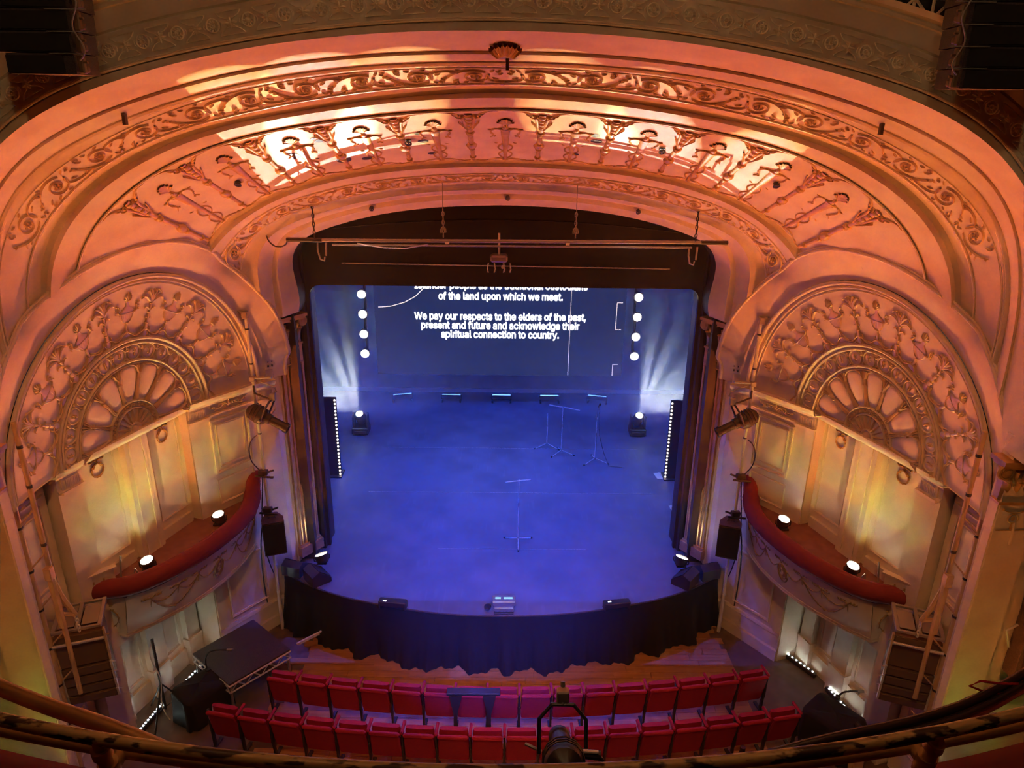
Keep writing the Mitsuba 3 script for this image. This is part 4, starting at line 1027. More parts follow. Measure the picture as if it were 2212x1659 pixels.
# lamps standing in the boxes and at the pilasters' feet
def par(loc, aim, label, group, size=.095, k=26, color=(1, .86, .62)):
    t = thing('par_lamp', label, 'stage lamp', group)
    a = np.asarray(aim, float); a /= np.linalg.norm(a)
    L = np.asarray(loc, float)
    c = L + a * 0
    back = lathe([(.001, -.13), (size * .75, -.13), (size * .95, -.08), (size * 1.05, 0), (size * 1.05, .035), (size * .97, .035), (size * .97, .01), (.001, .01)], 18, c, a)
    obj('housing', back, 'black_metal', t, smooth=40)
    dots = []
    for r, n in ((0, 1), (.045, 6), (.082, 12)):
        for i in range(n):
            q = trimesh.creation.icosphere(1, .012); q.apply_translation([0, 0, .016]); q.apply_translation([r * math.cos(i / n * 6.283), r * math.sin(i / n * 6.283), 0]); dots.append(q)
    d = cat(dots + [lathe([(size * .93, .012), (.001, .012)], 18)]); d.apply_transform(trimesh.geometry.align_vectors([0, 0, 1], a)); d.apply_translation(c)
    obj('lens', d, 'lens_dark', t, emit=glow(color, k), label='bright glowing lens')
    s_ = np.cross(a, [0, 1, 0] if abs(a[1]) < .9 else [1, 0, 0]); s_ /= np.linalg.norm(s_)
    foot = L[2] - .14
    for q in (-1, 1):
        obj('yoke_leg', tube([c + s_ * q * (size + .03), c + s_ * q * (size + .03) - [0, 0, .08], c + s_ * q * .05 - [0, 0, .14]], .010, 6), 'black_metal', t)
    obj('foot', bx(c - [0, 0, .15], (.18, .12, .02)), 'black_metal', t)
for s in (-1, 1):
    par((s * BOX_PARS[0][0], BOX_PARS[0][1], BOX_PARS[0][2]), (s * .1, -.25, 1), 'glowing warm lamp standing in the %s box, nearer the stage' % SIDE[s], 'lamps in the boxes')
    par((s * BOX_PARS[1][0], BOX_PARS[1][1], BOX_PARS[1][2]), (s * .1, -.25, 1), 'glowing warm lamp standing in the %s box, farther from the stage' % SIDE[s], 'lamps in the boxes')
    par((s * PROS_PAR[0], PROS_PAR[1], PROS_PAR[2]), (s * .30, .25, 1), 'round LED lamp at the foot of the %s bronze pilaster' % SIDE[s], 'lamps at the pilasters', .125, 16, (1, .9, .8))
    t = thing('par_lamp', 'lamp on the stalls floor before the %s near pilaster' % SIDE[s], 'stage lamp', 'lamps at the near pilasters')
    obj('housing', lathe([(.001, -.2), (.10, -.2), (.12, 0), (.11, .0), (.10, -.03), (.001, -.03)], 14, (s * 5.6, 6.35, -.66), (0, .3, 1)), 'black_metal', t, smooth=40)
    obj('stand', cat([rod((s * 5.6, 6.3, -.85), (s * 5.6, 6.3, -1.1), .02, 8), bx((s * 5.6, 6.3, -1.09), (.3, .3, .02))]), 'black_metal', t)
# upright rod with clamp beside the rear lamp of each box
for s in (-1, 1):
    t = thing('short_stand', 'short black stand with clamp on the rail of the %s box' % SIDE[s], 'stand', 'stands in the boxes')
    obj('rod', rod((s * 5.55, 9.10, 1.82), (s * 5.52, 9.16, 2.24), .016, 8), 'dull_steel', t)
    obj('base_plate', bx((s * 5.55, 9.10, 1.81), (.2, .12, .02)), 'black_metal', t)
    obj('clamp', cat([cbx((s * 5.42, 9.12, 1.86), (.10, .06, .07), .01), rod((s * 5.36, 9.14, 1.86), (s * 5.35, 9.15, 2.03), .012, 6), rod((s * 5.35, 9.15, 2.03), (s * 5.31, 9.2, 1.9), .012, 6)]), 'dull_steel', t)
# ---------------------------------------------------------------- stage equipment
# projection screen with its text
scr = thing('projection_screen', 'wide dark projection screen showing white lines of text', 'screen')
SY = 20.2
obj('screen_face', bx((-.13, SY + .03, 3.05), (7.06, .06, 4.06)), 'screen_face', scr, emit=glow((.012, .019, .042), 1.1, .02))
def line(txt, z, x0, x1):
    m = meshkit.text_mesh(txt, .20, .006, bold=True)
    m = cat([m] + [m.copy().apply_translation(d) for d in ([.012, 0, .0003], [.006, .008, .0006], [.006, -.008, .0009])])
    m.apply_translation([-m.bounds[0][0], 0, 0])
    m.apply_scale([(x1 - x0) / m.bounds[1][0], 1, 1])
    m.apply_transform(frame((x0, SY - .006, z - .08), (1, 0, 0), (0, 0, 1)))
    m = tm(m.vertices, m.faces)
    obj('text_line', m, 'white_paint', scr, emit=glow((1, 1, 1), 2.6, .02))
line('Islander people as the traditional custodians', 3.655, -2.52, 2.30)
line('of the land upon which we meet.', 3.345, -1.86, 1.62)
line('We pay our respects to the elders of the past,', 2.765, -2.55, 2.29)
line('present and future and acknowledge their', 2.500, -2.37, 2.12)
line('spiritual connection to country.', 2.235, -1.81, 1.55)
arc = [(-3.55, SY - .01, 3.02), (-3.2, SY - .01, 3.05), (-2.8, SY - .01, 3.17), (-2.5, SY - .01, 3.34), (-2.28, SY - .01, 3.56)]
gl = (1, .80, .62)
obj('line_graphic', tube(arc, .014, 5), 'white_paint', scr, emit=glow(gl, .9, .02))
obj('line_graphic', rod((1.853, SY - .01, 3.65), (1.84, SY - .01, 1.05), .012, 5), 'white_paint', scr, emit=glow(gl, .5, .02))
obj('line_graphic', tube([(3.31, SY - .01, 3.218), (3.15, SY - .01, 3.216), (3.15, SY - .01, 3.2), (3.145, SY - .01, 2.45), (3.14, SY - .01, 2.432), (3.30, SY - .01, 2.433)], .012, 5), 'white_paint', scr, emit=glow(gl, .8, .02))
obj('line_graphic', tube([(3.28, SY - .01, 1.388), (3.13, SY - .01, 1.386), (3.13, SY - .01, 1.37), (3.13, SY - .01, 1.04)], .012, 5), 'white_paint', scr, emit=glow(gl, .8, .02))
obj('hanging_bar', rod((-3.7, SY + .05, 5.1), (3.5, SY + .05, 5.1), .03, 8), 'black_metal', scr)
obj('suspension_wire', cat([rod((x, SY + .05, 5.1), (x, SY + .05, 9.05), .006, 5) for x in (-3, 0, 3)]), 'black_metal', scr)

# four blinder lamps on a cable at each side of the screen
for s, x0 in ((-1, -3.66), (1, 3.425)):
    t = thing('lamp_chain', 'hanging string of four round white lamps %s of the screen' % SIDE[s], 'lamp string')
    obj('cable', tube([(x0 + s * .02 - .05 * s, 18.56, 9.06), (x0 - .06 * s, 18.56, 5), (x0 - .08 * s, 18.55, 3.5), (x0 - .04 * s, 18.55, 3.0), (x0 - .06 * s, 18.55, 2.5), (x0 - .04 * s, 18.55, 2.2)], .035, 8), 'black_metal', t, smooth=True)
    for i, z in enumerate((3.81, 3.285, 2.75, 2.215)):
        q = obj('lamp', lathe([(.02, .16), (.10, .12), (.128, .03), (.128, .0), (.118, .0)], 18, (x0, 18.5, z), (0, 1, .25)), 'black_metal', t, smooth=40)
        obj('bulb', trimesh.creation.icosphere(2, .108).apply_transform(np.diag([1, .5, 1, 1.0])).apply_translation((x0, 18.47, z)), 'white_paint', q, emit=glow((1, .97, .90), 14, .05))

# moving heads
TGT = {-1: [(-3.02, 9.8, 7.53), (-2.26, 9.7, 7.78), (-1.45, 9.5, 8.06)], 1: [(.98, 9.6, 8.06), (1.78, 9.6, 8.12), (3.14, 9.8, 7.72)]}
FAN = {}
def fan_gobo(p, n, uv):
    k = uv.x * 7.0 + .25 * mikit.cell_rand(dr.floor(uv.x * 7.0))
    f = dr.abs(k - dr.floor(k) - .5)
    return mi.Color3f(smoothstep(.36, .10, f) * smoothstep(.14, .05, dr.abs(uv.y - .5)) * (.35 + .9 * mikit.cell_rand(dr.floor(k), 3.0)) + .06 * smoothstep(.14, .05, dr.abs(uv.y - .5)))
for s, (x, y) in ((-1, HEADS[0]), (1, HEADS[1])):
    t = thing('moving_head', 'black moving-head light on the stage floor, fanning pale beams upward, %s side' % SIDE[s], 'stage light')
    obj('base', cat([cbx((x, y, .11), (.44, .40, .20), .025), cbx((x, y - .21, .09), (.34, .03, .10), .008)]), 'black_metal', t)
    for q in (-1, 1):
        obj('yoke_arm', cbx((x + q * .18, y, .38), (.07, .20, .38), .02), 'black_metal', t)
    ax = np.array([-s * -.08, -.55, .85])
    ax = ax / np.linalg.norm(ax)
    hc = np.array([x, y, .46])
    obj('head', lathe([(.001, -.22), (.11, -.21), (.135, -.12), (.135, .06), (.12, .16), (.10, .16), (.095, .12), (.001, .12)], 18, hc, ax), 'black_metal', t, smooth=40)
    obj('lens', trimesh.creation.icosphere(2, .088).apply_translation(hc + ax * .125), 'lens_dark', t, emit=glow(LIME, 30))
    lp = hc + ax * .24
    for k, g in enumerate(TGT[s]):
        spot(lp, g, (1, .80, .26) if k != 1 else (1, .86, .42), 3000, 3.3, 2.4, 6)
    # a fan of shorter beams through the haze, cut by the lamp's pattern wheel
    d1, d2 = np.array([s * .86, -.42, .24]), np.array([-s * .16, -.48, .86])
    d1, d2 = d1 / np.linalg.norm(d1), d2 / np.linalg.norm(d2)
    FAN[s] = (lp, np.cross(d1, d2) / np.linalg.norm(np.cross(d1, d2)))
    spot(lp, lp + d1 + d2, LIME, 1700, 36, 35.5, 34, fan_gobo, np.cross(d1, d2))

# LED battens at the foot of the back wall
for i, (x, a) in enumerate(BATTENS):
    t = thing('led_batten', 'black floor batten light before the back wall, number %s from the left' % ('one', 'two', 'three', 'four', 'five')[i], 'stage light', 'battens along the back wall')
    ca, sa = math.cos(a), math.sin(a)
    obj('housing', cbx((x, 20.66, .15), (.62, .12, .12), .015, rz=a), 'black_metal', t)
    obj('led_strip', bx((x - sa * .0, 20.67, .213), (.54, .06, .006), rz=a), 'lens_dark', t, emit=glow((.12, .3, 1), 3.0))
    for q in (-1, 1):
        obj('bracket', cbx((x + ca * q * .27, 20.62 + sa * q * .27, .05), (.05, .22, .09), .01, rz=a), 'black_metal', t)
# upright strips of lamps in the wings
for s in (-1, 1):
    t = thing('led_column', 'upright black strip with a row of warm white LEDs at the %s of the stage' % SIDE[s], 'LED strip')
    x, y = s * 3.90, 15.83
    obj('panel', cbx((x + s * .12, y + .03, 1.02), (.30, .05, 2.04), .012), 'black_metal', t)
    obj('foot', cbx((x + s * .12, y + .1, .02), (.34, .4, .03), .008), 'black_metal', t)
    for k in range(22):
        q = trimesh.creation.icosphere(1, .024).apply_translation((x, y - .004, .07 + .0905 * k))
        obj('led', q, 'white_paint', t, emit=glow((1, .83, .62), 6, .005))
# microphone stands
def mic_stand(x, y, h, bars, label, r=.30, rot=.3, boom=None):
    t = thing('microphone_stand', label, 'microphone stand')
    obj('pole', cat([rod((x, y, .05), (x, y, h * .62), .012, 8), rod((x, y, h * .6), (x, y, h), .008, 8)]), 'steel', t, smooth=60)
    obj('clutch', rod((x, y, h * .60), (x, y, h * .66), .018, 10), 'dull_steel', t)
    obj('hub', rod((x, y, .06), (x, y, .13), .022, 10), 'dull_steel', t)
    for k in range(3):
        a = rot + k * 2 * math.pi / 3
        l = obj('leg', tube([(x, y, .11), (x + r * .5 * math.cos(a), y + r * .5 * math.sin(a), .06), (x + r * math.cos(a), y + r * math.sin(a), .012)], .010, 6), 'steel', t)
        obj('rubber_foot', rod((x + r * .95 * math.cos(a), y + r * .95 * math.sin(a), .016), (x + r * 1.05 * math.cos(a), y + r * 1.05 * math.sin(a), .012), .016, 8), 'black_metal', l)
    for (x0, z0, x1, z1, rad) in bars:
        obj('top_bar', rod((x + x0, y, h + z0), (x + x1, y - .02, h + z1), rad, 8), 'steel', t)
    if boom:
        obj('boom', rod((x - .03, y, h - .02), (x + boom[0], y + boom[1], h + boom[2]), .009, 8), 'dull_steel', t)
        obj('microphone', lathe([(.001, -.09), (.016, -.08), (.02, 0), (.027, .03), (.024, .06), (.001, .075)], 12, (x + boom[0], y + boom[1], h + boom[2]), (.2, -.5, .8)), 'black_metal', t, smooth=50)
        obj('cable', tube([(x + boom[0], y + boom[1], h + boom[2]), (x + .08, y - .02, h * .6), (x + .2, y - .1, .3), (x + .32, y - .25, .015), (x + .7, y - .35, .015)], .006, 5), 'black_metal', t)
mic_stand(.325, 13.04, 1.42, [(-.27, -.03, .23, .05, .011), (.0, -.02, .0, .03, .02)], 'steel microphone stand with a crossbar, alone at the front of the stage', .32, -1.57)
mic_stand(1.485, 17.16, 1.29, [(-.35, .07, .0, .015, .013), (.03, .01, .43, -.07, .013)], 'steel stand with a long two-armed crossbar, rear of the stage', .34, -.35)
mic_stand(2.30, 16.72, 1.22, [], 'slim boom stand holding a microphone, right of the crossbar stand', .36, -.4, (.05, .05, .30))
mic_stand(1.135, 17.57, .95, [], 'thin dark stand behind and left of the crossbar stand', .36, 3.6)
# sheets lying at the right wing
for x, y, sz, l in ((3.86, 16.0, (.34, .30), 'grey sheet on the stage floor at the foot of the right LED strip'), (3.88, 14.4, (.26, .36), 'grey sheet on the stage floor by the right bronze pilaster')):
    obj('floor_sheet', bx((x, y, .008), (*sz, .008), rz=.15), 'paper', label=l, cat='sheet')
# light bars and small lamps on the front edge
for x, y, rz, w, l in ((-1.93, 10.93, -.12, .50, 'left low light bar on the front edge of the stage'), (2.06, 10.95, .14, .48, 'right low light bar on the front edge of the stage')):
    t = thing('front_light', l, 'stage light', None)
    obj('housing', cbx((x, y, .10), (w, .14, .11), .015, rz=rz), 'black_metal', t)
    obj('display', bx((x - w * .28, y - .02, .158), (.06, .035, .004), rz=rz), 'lens_dark', t, emit=glow((.8, .85, 1), 2.0, .02))
    for q in (-1, 1):
        obj('bracket', cbx((x + q * w * .46, y + math.sin(rz) * q * w * .46, .06), (.03, .16, .12), .008, rz=rz), 'black_metal', t)
t = thing('front_light', 'larger grey-topped light unit at the middle of the stage edge', 'stage light')
obj('housing', cat([cbx((.045, 10.93, .16), (.42, .20, .10), .02), cbx((.045, 10.87, .06), (.36, .16, .10), .02)]), 'dull_steel', t)
obj('display', cat([bx((-.06, 10.94, .2115), (.10, .05, .003)), bx((.12, 10.94, .2115), (.16, .05, .003))]), 'lens_dark', t, emit=glow((.35, .8, 1), .9, .02))
obj('side_lamp', lathe([(.001, -.06), (.05, -.05), (.06, .03), (.05, .03), (.001, .02)], 12, (-.24, 10.86, .08), (-.3, -1, .5)), 'black_metal', t, smooth=40)
obj('foot', cbx((.045, 10.85, .012), (.34, .2, .02), .005), 'black_metal', t)
# stage monitors at the corners of the stage
def wedge(x, y, rz, k, label, name='stage_monitor'):
    t = thing(name, label, 'speaker')
    prof = [(-.26, 0), (.26, 0), (.26, .14), (-.06, .40), (-.26, .30)]
    M = frame((x, y, 0), (math.cos(rz), math.sin(rz), 0), (0, 0, 1)); M[:3, :3] *= k
    m = prism(prof, .56); m.apply_translation([0, 0, -.28]); m.apply_transform(M); obj('cabinet', m, 'black_metal', t)
    a, b = np.array([.262, .145]), np.array([-.06, .405]); n = np.array([.26, .32]); n /= np.linalg.norm(n)
    g = prism([tuple(a * .96 + b * .04), tuple(b * .96 + a * .04), tuple(b * .96 + a * .04 + n * .012), tuple(a * .96 + b * .04 + n * .012)], .52); g.apply_translation([0, 0, -.26]); g.apply_transform(M); obj('grille', g, 'black_cloth', t)
for s in (-1, 1):
    wedge(s * 3.46, 11.72, (math.pi * .78 if s > 0 else math.pi * .22), .72, 'black wedge monitor on the %s front corner of the stage' % SIDE[s])
    wedge(s * 3.93, 11.98, (math.pi * .6 if s > 0 else math.pi * .4), .7, 'black wedge monitor against the wall at the %s stage corner' % SIDE[s])

# truss pipe in front of the arch, with chains
t = thing('lighting_pipe', 'long dark pipe hung on chains across the top of the stage opening', 'lighting bar')
p0, p1 = np.array([-3.40, 11.6, 6.375]), np.array([3.49, 11.6, 6.405])
obj('pipe', cat([rod(p0 + [.0, 0, .02], p1 + [.0, 0, .03], .027, 10), rod(p0 + [.7, .02, -.05], p1 - [.55, -.02, .06], .016, 8)]), 'dull_steel', t, smooth=60)
for a, b in ((p0, p0 + [.55, 0, 0]), (p1 - [.42, 0, 0], p1)):
    obj('black_end', rod(a + [0, 0, .025], b + [0, 0, .025], .034, 10), 'black_metal', t, smooth=60)
def chain(x, z0, z1, heavy):
    ms = [rod((x, 11.6, z0), (x, 11.55, z1 + (z0 - z1) * (.0 if not heavy else .3)), .006, 5)]
    n = 9 if heavy else 6
    for i in range(n):
        z = z1 + .03 + i * .065
        a = np.linspace(0, 2 * math.pi, 9)
        q = np.stack([x + .018 * np.cos(a) * (i % 2), 11.6 + .018 * np.cos(a) * ((i + 1) % 2), z + .038 * np.sin(a)], 1)
        ms.append(tube(q, .008, 5))
    if not heavy: ms.append(tube([(x + .035 * math.cos(a), 11.6, z1 + .09 + .06 * math.sin(a)) for a in np.linspace(-.4, 3.6, 10)], .014, 6))
    return cat(ms)
for x, z1, zt, hv in ((-2.96, 6.42, 7.02, 1), (2.98, 6.44, 7.02, 1), (-.955, 6.47, 7.42, 0), (1.10, 6.48, 7.42, 0)):
    obj('chain', chain(x, zt, z1, hv), 'black_metal' if hv else 'dull_steel', t, smooth=50)
for x in (-.90, .985):
    obj('tape_mark', rod((x - .03, 11.6, 6.39), (x + .03, 11.6, 6.39), .030, 10), 'paper', t)
for x in (-2.85, 2.96):
    obj('hook_clamp', cat([tube([(x - .07, 11.6, 6.36), (x - .07, 11.58, 6.22), (x - .04, 11.58, 6.10), (x + .02, 11.58, 6.08), (x + .03, 11.58, 6.14)], .014, 6), rod((x + .06, 11.6, 6.36), (x + .05, 11.58, 6.16), .016, 6)]), 'dull_steel', t)
obj('loose_cable', tube([(-2.3, 11.58, 6.36), (-1.9, 11.57, 6.30), (-1.55, 11.57, 6.29), (-1.2, 11.58, 6.355)], .010, 6), 'steel', t)
# small hung lamp with its cable, at the left end
t = thing('hung_lamp', 'small black lamp hung at the left end of the pipe on a looping cable', 'lamp')
obj('body', lathe([(.001, .09), (.03, .085), (.06, -.05), (.05, -.05), (.001, -.02)], 12, (-3.53, 11.85, 6.83), (0, 0, 1)), 'black_metal', t, smooth=40)
obj('cable', tube(CubicSpline(range(7), [(-3.53, 11.85, 6.78), (-3.68, 11.83, 6.70), (-3.76, 11.80, 6.55), (-3.74, 11.75, 6.38), (-3.62, 11.7, 6.28), (-3.48, 11.65, 6.29), (-3.40, 11.6, 6.36)])(np.linspace(0, 6, 30)), .011, 6), 'black_metal', t)
obj('guard', cat([tube([(-3.53 + .05 * math.cos(a), 11.85 + .05 * math.sin(a), 6.78), (-3.53 + .09 * math.cos(a), 11.85 + .09 * math.sin(a), 6.70)], .005, 4) for a in np.linspace(0, 6, 7)]), 'steel', t)
# projector under the border
t = thing('projector', 'grey projector hung in front of the black border', 'projector')
obj('body', cbx((-.10, 12.72, 5.93), (.30, .26, .12), .03), 'dull_steel', t)
obj('lens', cat([rod((-.03, 12.60, 5.80), (-.03, 12.56, 5.80), .03, 12)]), 'steel', t)
obj('bracket', cat([rod((-.10, 12.75, 5.99), (-.10, 12.75, 6.35), .02, 8)] + [tube([(x, 12.62, 5.86), (x + sx, 12.6, 5.76), (x, 12.6, 5.70)], .011, 6) for x, sx in ((-.28, -.015), (.09, .015), (-.18, .02), (-.02, .02))]), 'steel', t)
# ---------------------------------------------------------------- rigging poles, lamps and speakers of the house
def profile_lamp(p, aim, label, group=None, k=1.0, up=(0, 0, 1)):
    """A long-nosed profile spotlight hanging from a yoke."""
    t = thing('profile_spotlight', label, 'spotlight', group)
    p = np.asarray(p, float); a = np.asarray(aim, float) / np.linalg.norm(aim)
    side = np.cross(a, up); side /= np.linalg.norm(side); u = np.cross(side, a)
    def L(prof, c, ax, n=16, **kw): return lathe(np.array(prof) * k, n, c, ax)
    obj('barrel', L([(.001, .40), (.068, .40), (.085, .42), (.085, .36), (.072, .34), (.072, .12), (.09, .10), (.09, .0)], p, a), 'black_metal', t, smooth=40)
    obj('lens', L([(.001, .385), (.04, .39), (.068, .385)], p, a), 'lens_dark', t)
    obj('lamp_house', cat([L([(.09, .04), (.135, .0), (.15, -.10), (.13, -.24), (.06, -.30), (.001, -.31)], p - u * .01, a)] + [tube([p + side * .15 * k * math.cos(q) + u * .15 * k * math.sin(q) - a * z for q in np.linspace(0, 6.28, 14)], .006 * k, 4) for z in (.10 * k, .15 * k, .2 * k)]), 'black_metal', t, smooth=40)
    top = p + u * .34 * k
    obj('yoke', tube([p + side * .17 * k, p + side * .17 * k + u * .24 * k, top + side * .08 * k, top - side * .08 * k, p - side * .17 * k + u * .24 * k, p - side * .17 * k], .016 * k, 6), 'black_metal', t)
    obj('handle', cat([rod(p - side * .15 * k + a * .05, p - side * .27 * k + a * .05 + u * .05, .012 * k, 6), rod(p + side * .15 * k, p + side * .22 * k, .022 * k, 8)]), 'dull_steel', t)
    obj('clamp', cat([cbx(top + u * .06 * k, np.array([.09, .07, .12]) * k, .01), rod(top, top + u * .16 * k, .018 * k, 8)]), 'dull_steel', t)
    return t, top
for s in (-1, 1):
    N = SIDE[s]
    X, Y = s * 4.215, 11.70
    t = thing('rigging_pole', 'pale slender pole beside the stage opening, %s, with clamps up its length' % N, 'pole')
    obj('tube', cat([rod((X, Y, -1.1), (X, Y, 5.2), .030, 10), rod((X, Y, -1.1), (X, Y, -.35), .036, 10)]), 'white_paint', t, smooth=60)
    for z in (.65, 3.02, 4.3, 4.9):
        obj('tape_band', rod((X, Y, z), (X, Y, z + .025), .0325, 10), 'black_metal', t)
    for z in (-.25, .35):
        obj('tube_joint', rod((X, Y, z), (X, Y, z + .02), .037, 10), 'steel', t)
    obj('top_clamp', cat([cbx((X, Y - .03, 5.16), (.10, .10, .12), .012), tube([(X - s * .05, Y - .05, 5.16), (X + s * .10, Y - .08, 5.24), (X + s * .20, Y - .05, 5.18), (X + s * .16, Y - .03, 5.08)], .020, 6)]), 'dull_steel', t)
    obj('mid_clamp', cat([cbx((X, Y - .03, 4.05), (.10, .09, .09), .012), rod((X - s * .06, Y - .06, 4.08), (X - s * .34, Y - .08, 4.10), .024, 8), tube([(X - s * .1, Y - .06, 4.02), (X - s * .25, Y - .08, 3.98), (X - s * .38, Y - .09, 3.92), (X - s * .40, Y - .09, 3.84)], .014, 6)]), 'dull_steel', t)
    for z in (2.30, 1.55):
        obj('rail_clamp', cat([cbx((X, Y - .05, z), (.16, .10, .09), .012), rod((X - .14, Y - .09, z - .05), (X + .18, Y - .09, z - .08), .020, 8), rod((X - s * .1, Y - .1, z + .03), (X - s * .2, Y - .1, z + .07), .018, 6)]), 'black_metal', t)
    obj('cable', tube(CubicSpline(range(6), [(X + s * .05, Y - .02, 3.0), (X + s * .20, Y - .04, 2.75), (X + s * .16, Y - .03, 2.45), (X + s * .03, Y - .05, 2.2), (X + s * .12, Y - .05, 1.4), (X + s * .03, Y - .05, .2)])(np.linspace(0, 5, 40)), .010, 6), 'black_metal', t)
    obj('cable', tube(CubicSpline(range(4), [(X + s * .04, Y - .05, 1.5), (X + s * .22, Y - .05, .6), (X + s * .24, Y + .0, -.4), (X + s * .22, Y + .04, -1.08)])(np.linspace(0, 3, 24)), .012, 6), 'black_metal', t)
    lt, top = profile_lamp((s * 4.03, 11.52, 3.42), (-s * .86, -.12, -.42), 'black profile spotlight on the %s pole, pointing across the stage' % N, 'spotlights on the side poles', 1.05)
    obj('arm', tube([top, (X - s * .03, Y - .10, 3.82), (X, Y - .02, 3.92)], .018, 6), 'black_metal', lt)
    # loudspeaker on a bracket
    t = thing('wall_speaker', 'black loudspeaker hung on the pole left of the stage' if s < 0 else 'black loudspeaker hung on the pole right of the stage', 'speaker')
    c = np.array([s * 4.10, 11.50, 1.14])
    M = frame((c[0], c[1], c[2] - .33), (math.cos(-s * .35), math.sin(-s * .35), 0), (-math.sin(-s * .35), math.cos(-s * .35), 0))
    m = prism([(-.19, -.18), (.19, -.18), (.19, .0), (.09, .20), (-.09, .20), (-.19, .0)], .66); m.apply_transform(M); obj('cabinet', m, 'black_vinyl', t)
    g = prism([(-.175, -.195), (.175, -.195), (.175, -.178), (-.175, -.178)], .60); g.apply_translation([0, 0, .03]); g.apply_transform(M); obj('grille', g, 'black_cloth', t)
    hd = tube([(-.06, .0, .66), (-.05, .0, .69), (.05, .0, .69), (.06, .0, .66)], .012, 6); hd.apply_transform(M); obj('handle', hd, 'black_metal', t)
    obj('bracket', cat([rod(c + [s * .1, .12, .05], (X, Y, 1.2), .02, 6), rod(c + [s * .1, .12, -.15], (X, Y, 1.0), .02, 6), cbx((X, Y - .02, 1.1), (.08, .08, .28), .01)]), 'black_metal', t)

    # ladder-like pair of scaffold tubes by the near pilaster, with the bracket of the line array
    a, b = np.array([s * 5.60, 7.80]), np.array([s * 5.855, 7.80])
    t = thing('scaffold_pole', 'two tan scaffold tubes with rungs and an arm, by the %s near pilaster' % N, 'scaffold')
    obj('inner_tube', rod((*a, 1.0), (*a, 4.95), .030, 10), 'tan_pipe', t, smooth=60)
    obj('outer_tube', cat([rod((*b, -1.1), (*b, 3.85), .042, 12), tube([(*b, 3.80), (b[0] + s * .01, 7.8, 3.92), (b[0] + s * .08, 7.82, 3.97), (b[0] + s * .2, 7.85, 3.97)], .035, 8)]), 'tan_pipe', t, smooth=60)
    for i, z in enumerate((3.55, 2.93, 2.35, 1.75, 1.15, .5)):
        obj('rung', rod((*a, z + .28), (*b, z), .011, 6), 'tan_pipe', t)
        obj('collar', rod((*b, z - .02), (*b, z + .01), .046, 12), 'black_metal', t)
    for z in (4.62, 4.1, 3.3):
        obj('tape_band', rod((*a, z), (*a, z + .04), .0335, 10), 'black_metal', t)
    tip = np.array([s * 5.50, 7.92, 2.17])
    obj('bracket_arm', cat([rod((a[0], a[1] - .02, 2.95), (a[0], a[1] - .02, 2.10), .045, 8), tube([(a[0], a[1], 2.82), (a[0] - s * .03, a[1] + .05, 2.5), tip + [s * .02, 0, .04], tip], .034, 6), tube([(a[0], a[1], 2.28), tip + [s * .01, 0, .02]], .028, 6), cbx((a[0], a[1] - .03, 2.92), (.09, .1, .18), .01)]), 'tan_pipe', t)
    obj('shackle_chain', cat([tube([tip + [.02 * math.cos(q) * (i % 2), .02 * math.cos(q) * ((i + 1) % 2), -.03 - .05 * i + .032 * math.sin(q)] for q in np.linspace(0, 6.28, 9)], .009, 5) for i in range(5)]), 'steel', t)

    # hanging line array
    t = thing('line_array', 'hanging line array of five speakers, its brown glow painted in, at the rear end of the %s box' % N, 'speaker array')
    rz = -s * .36
    cx, cy = s * 5.62, 8.12
    ca, sa = math.cos(rz), math.sin(rz)
    def place(m, dy, dz, tilt):
        m = m.copy(); m.apply_transform(trimesh.transformations.rotation_matrix(tilt, [1, 0, 0])); m.apply_translation([0, dy, 0])
        m.apply_transform(trimesh.transformations.rotation_matrix(rz, [0, 0, 1])); m.apply_translation([cx, cy, dz]); return m
    obj('fly_frame', cat([place(cbx((q * .27, .10, 0), (.05, .62, .05), .006), 0, 1.93, 0) for q in (-1, 0, 1)] + [place(cbx((0, -.2, 0), (.58, .04, .04), .006), 0, 1.935, 0), place(cbx((0, .38, 0), (.58, .04, .04), .006), 0, 1.935, 0), place(cbx((-.14, .1, 0), (.20, .4, .012), .004), 0, 1.92, 0), place(cbx((.14, .1, 0), (.20, .4, .012), .004), 0, 1.92, 0)]), 'dull_steel', t)
    obj('tie_bar', place(rod((-.30, -.25, 0), (.30, -.25, 0), .022, 8), 0, 1.76, 0), 'steel', t, smooth=60)
    dz, dy, tl = 1.56, .08, .05
    for i in range(5):
        h = .52 if i == 0 else .15
        if i: dz -= h / 2 + .004
        body = prism([(-.29, -.25), (.29, -.25), (.23, .28), (-.23, .28)], h - .008); body.apply_translation([0, 0, -h / 2])
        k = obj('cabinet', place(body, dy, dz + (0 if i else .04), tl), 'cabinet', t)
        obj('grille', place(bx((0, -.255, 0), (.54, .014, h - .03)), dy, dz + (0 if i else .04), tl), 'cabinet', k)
        for q in (-1, 1):
            obj('rigging_link', place(cat([bx((q * .300, -.23, 0), (.025, .05, h)), rod((q * .30, -.23, h * .3), (q * .36, -.25, h * .3), .008, 5)]), dy, dz + (0 if i else .04), tl), 'steel' if i else 'tan_pipe', k)
        dz -= h / 2 + (.0 if i else -.04); tl += .035; dy += .012 if i else .0

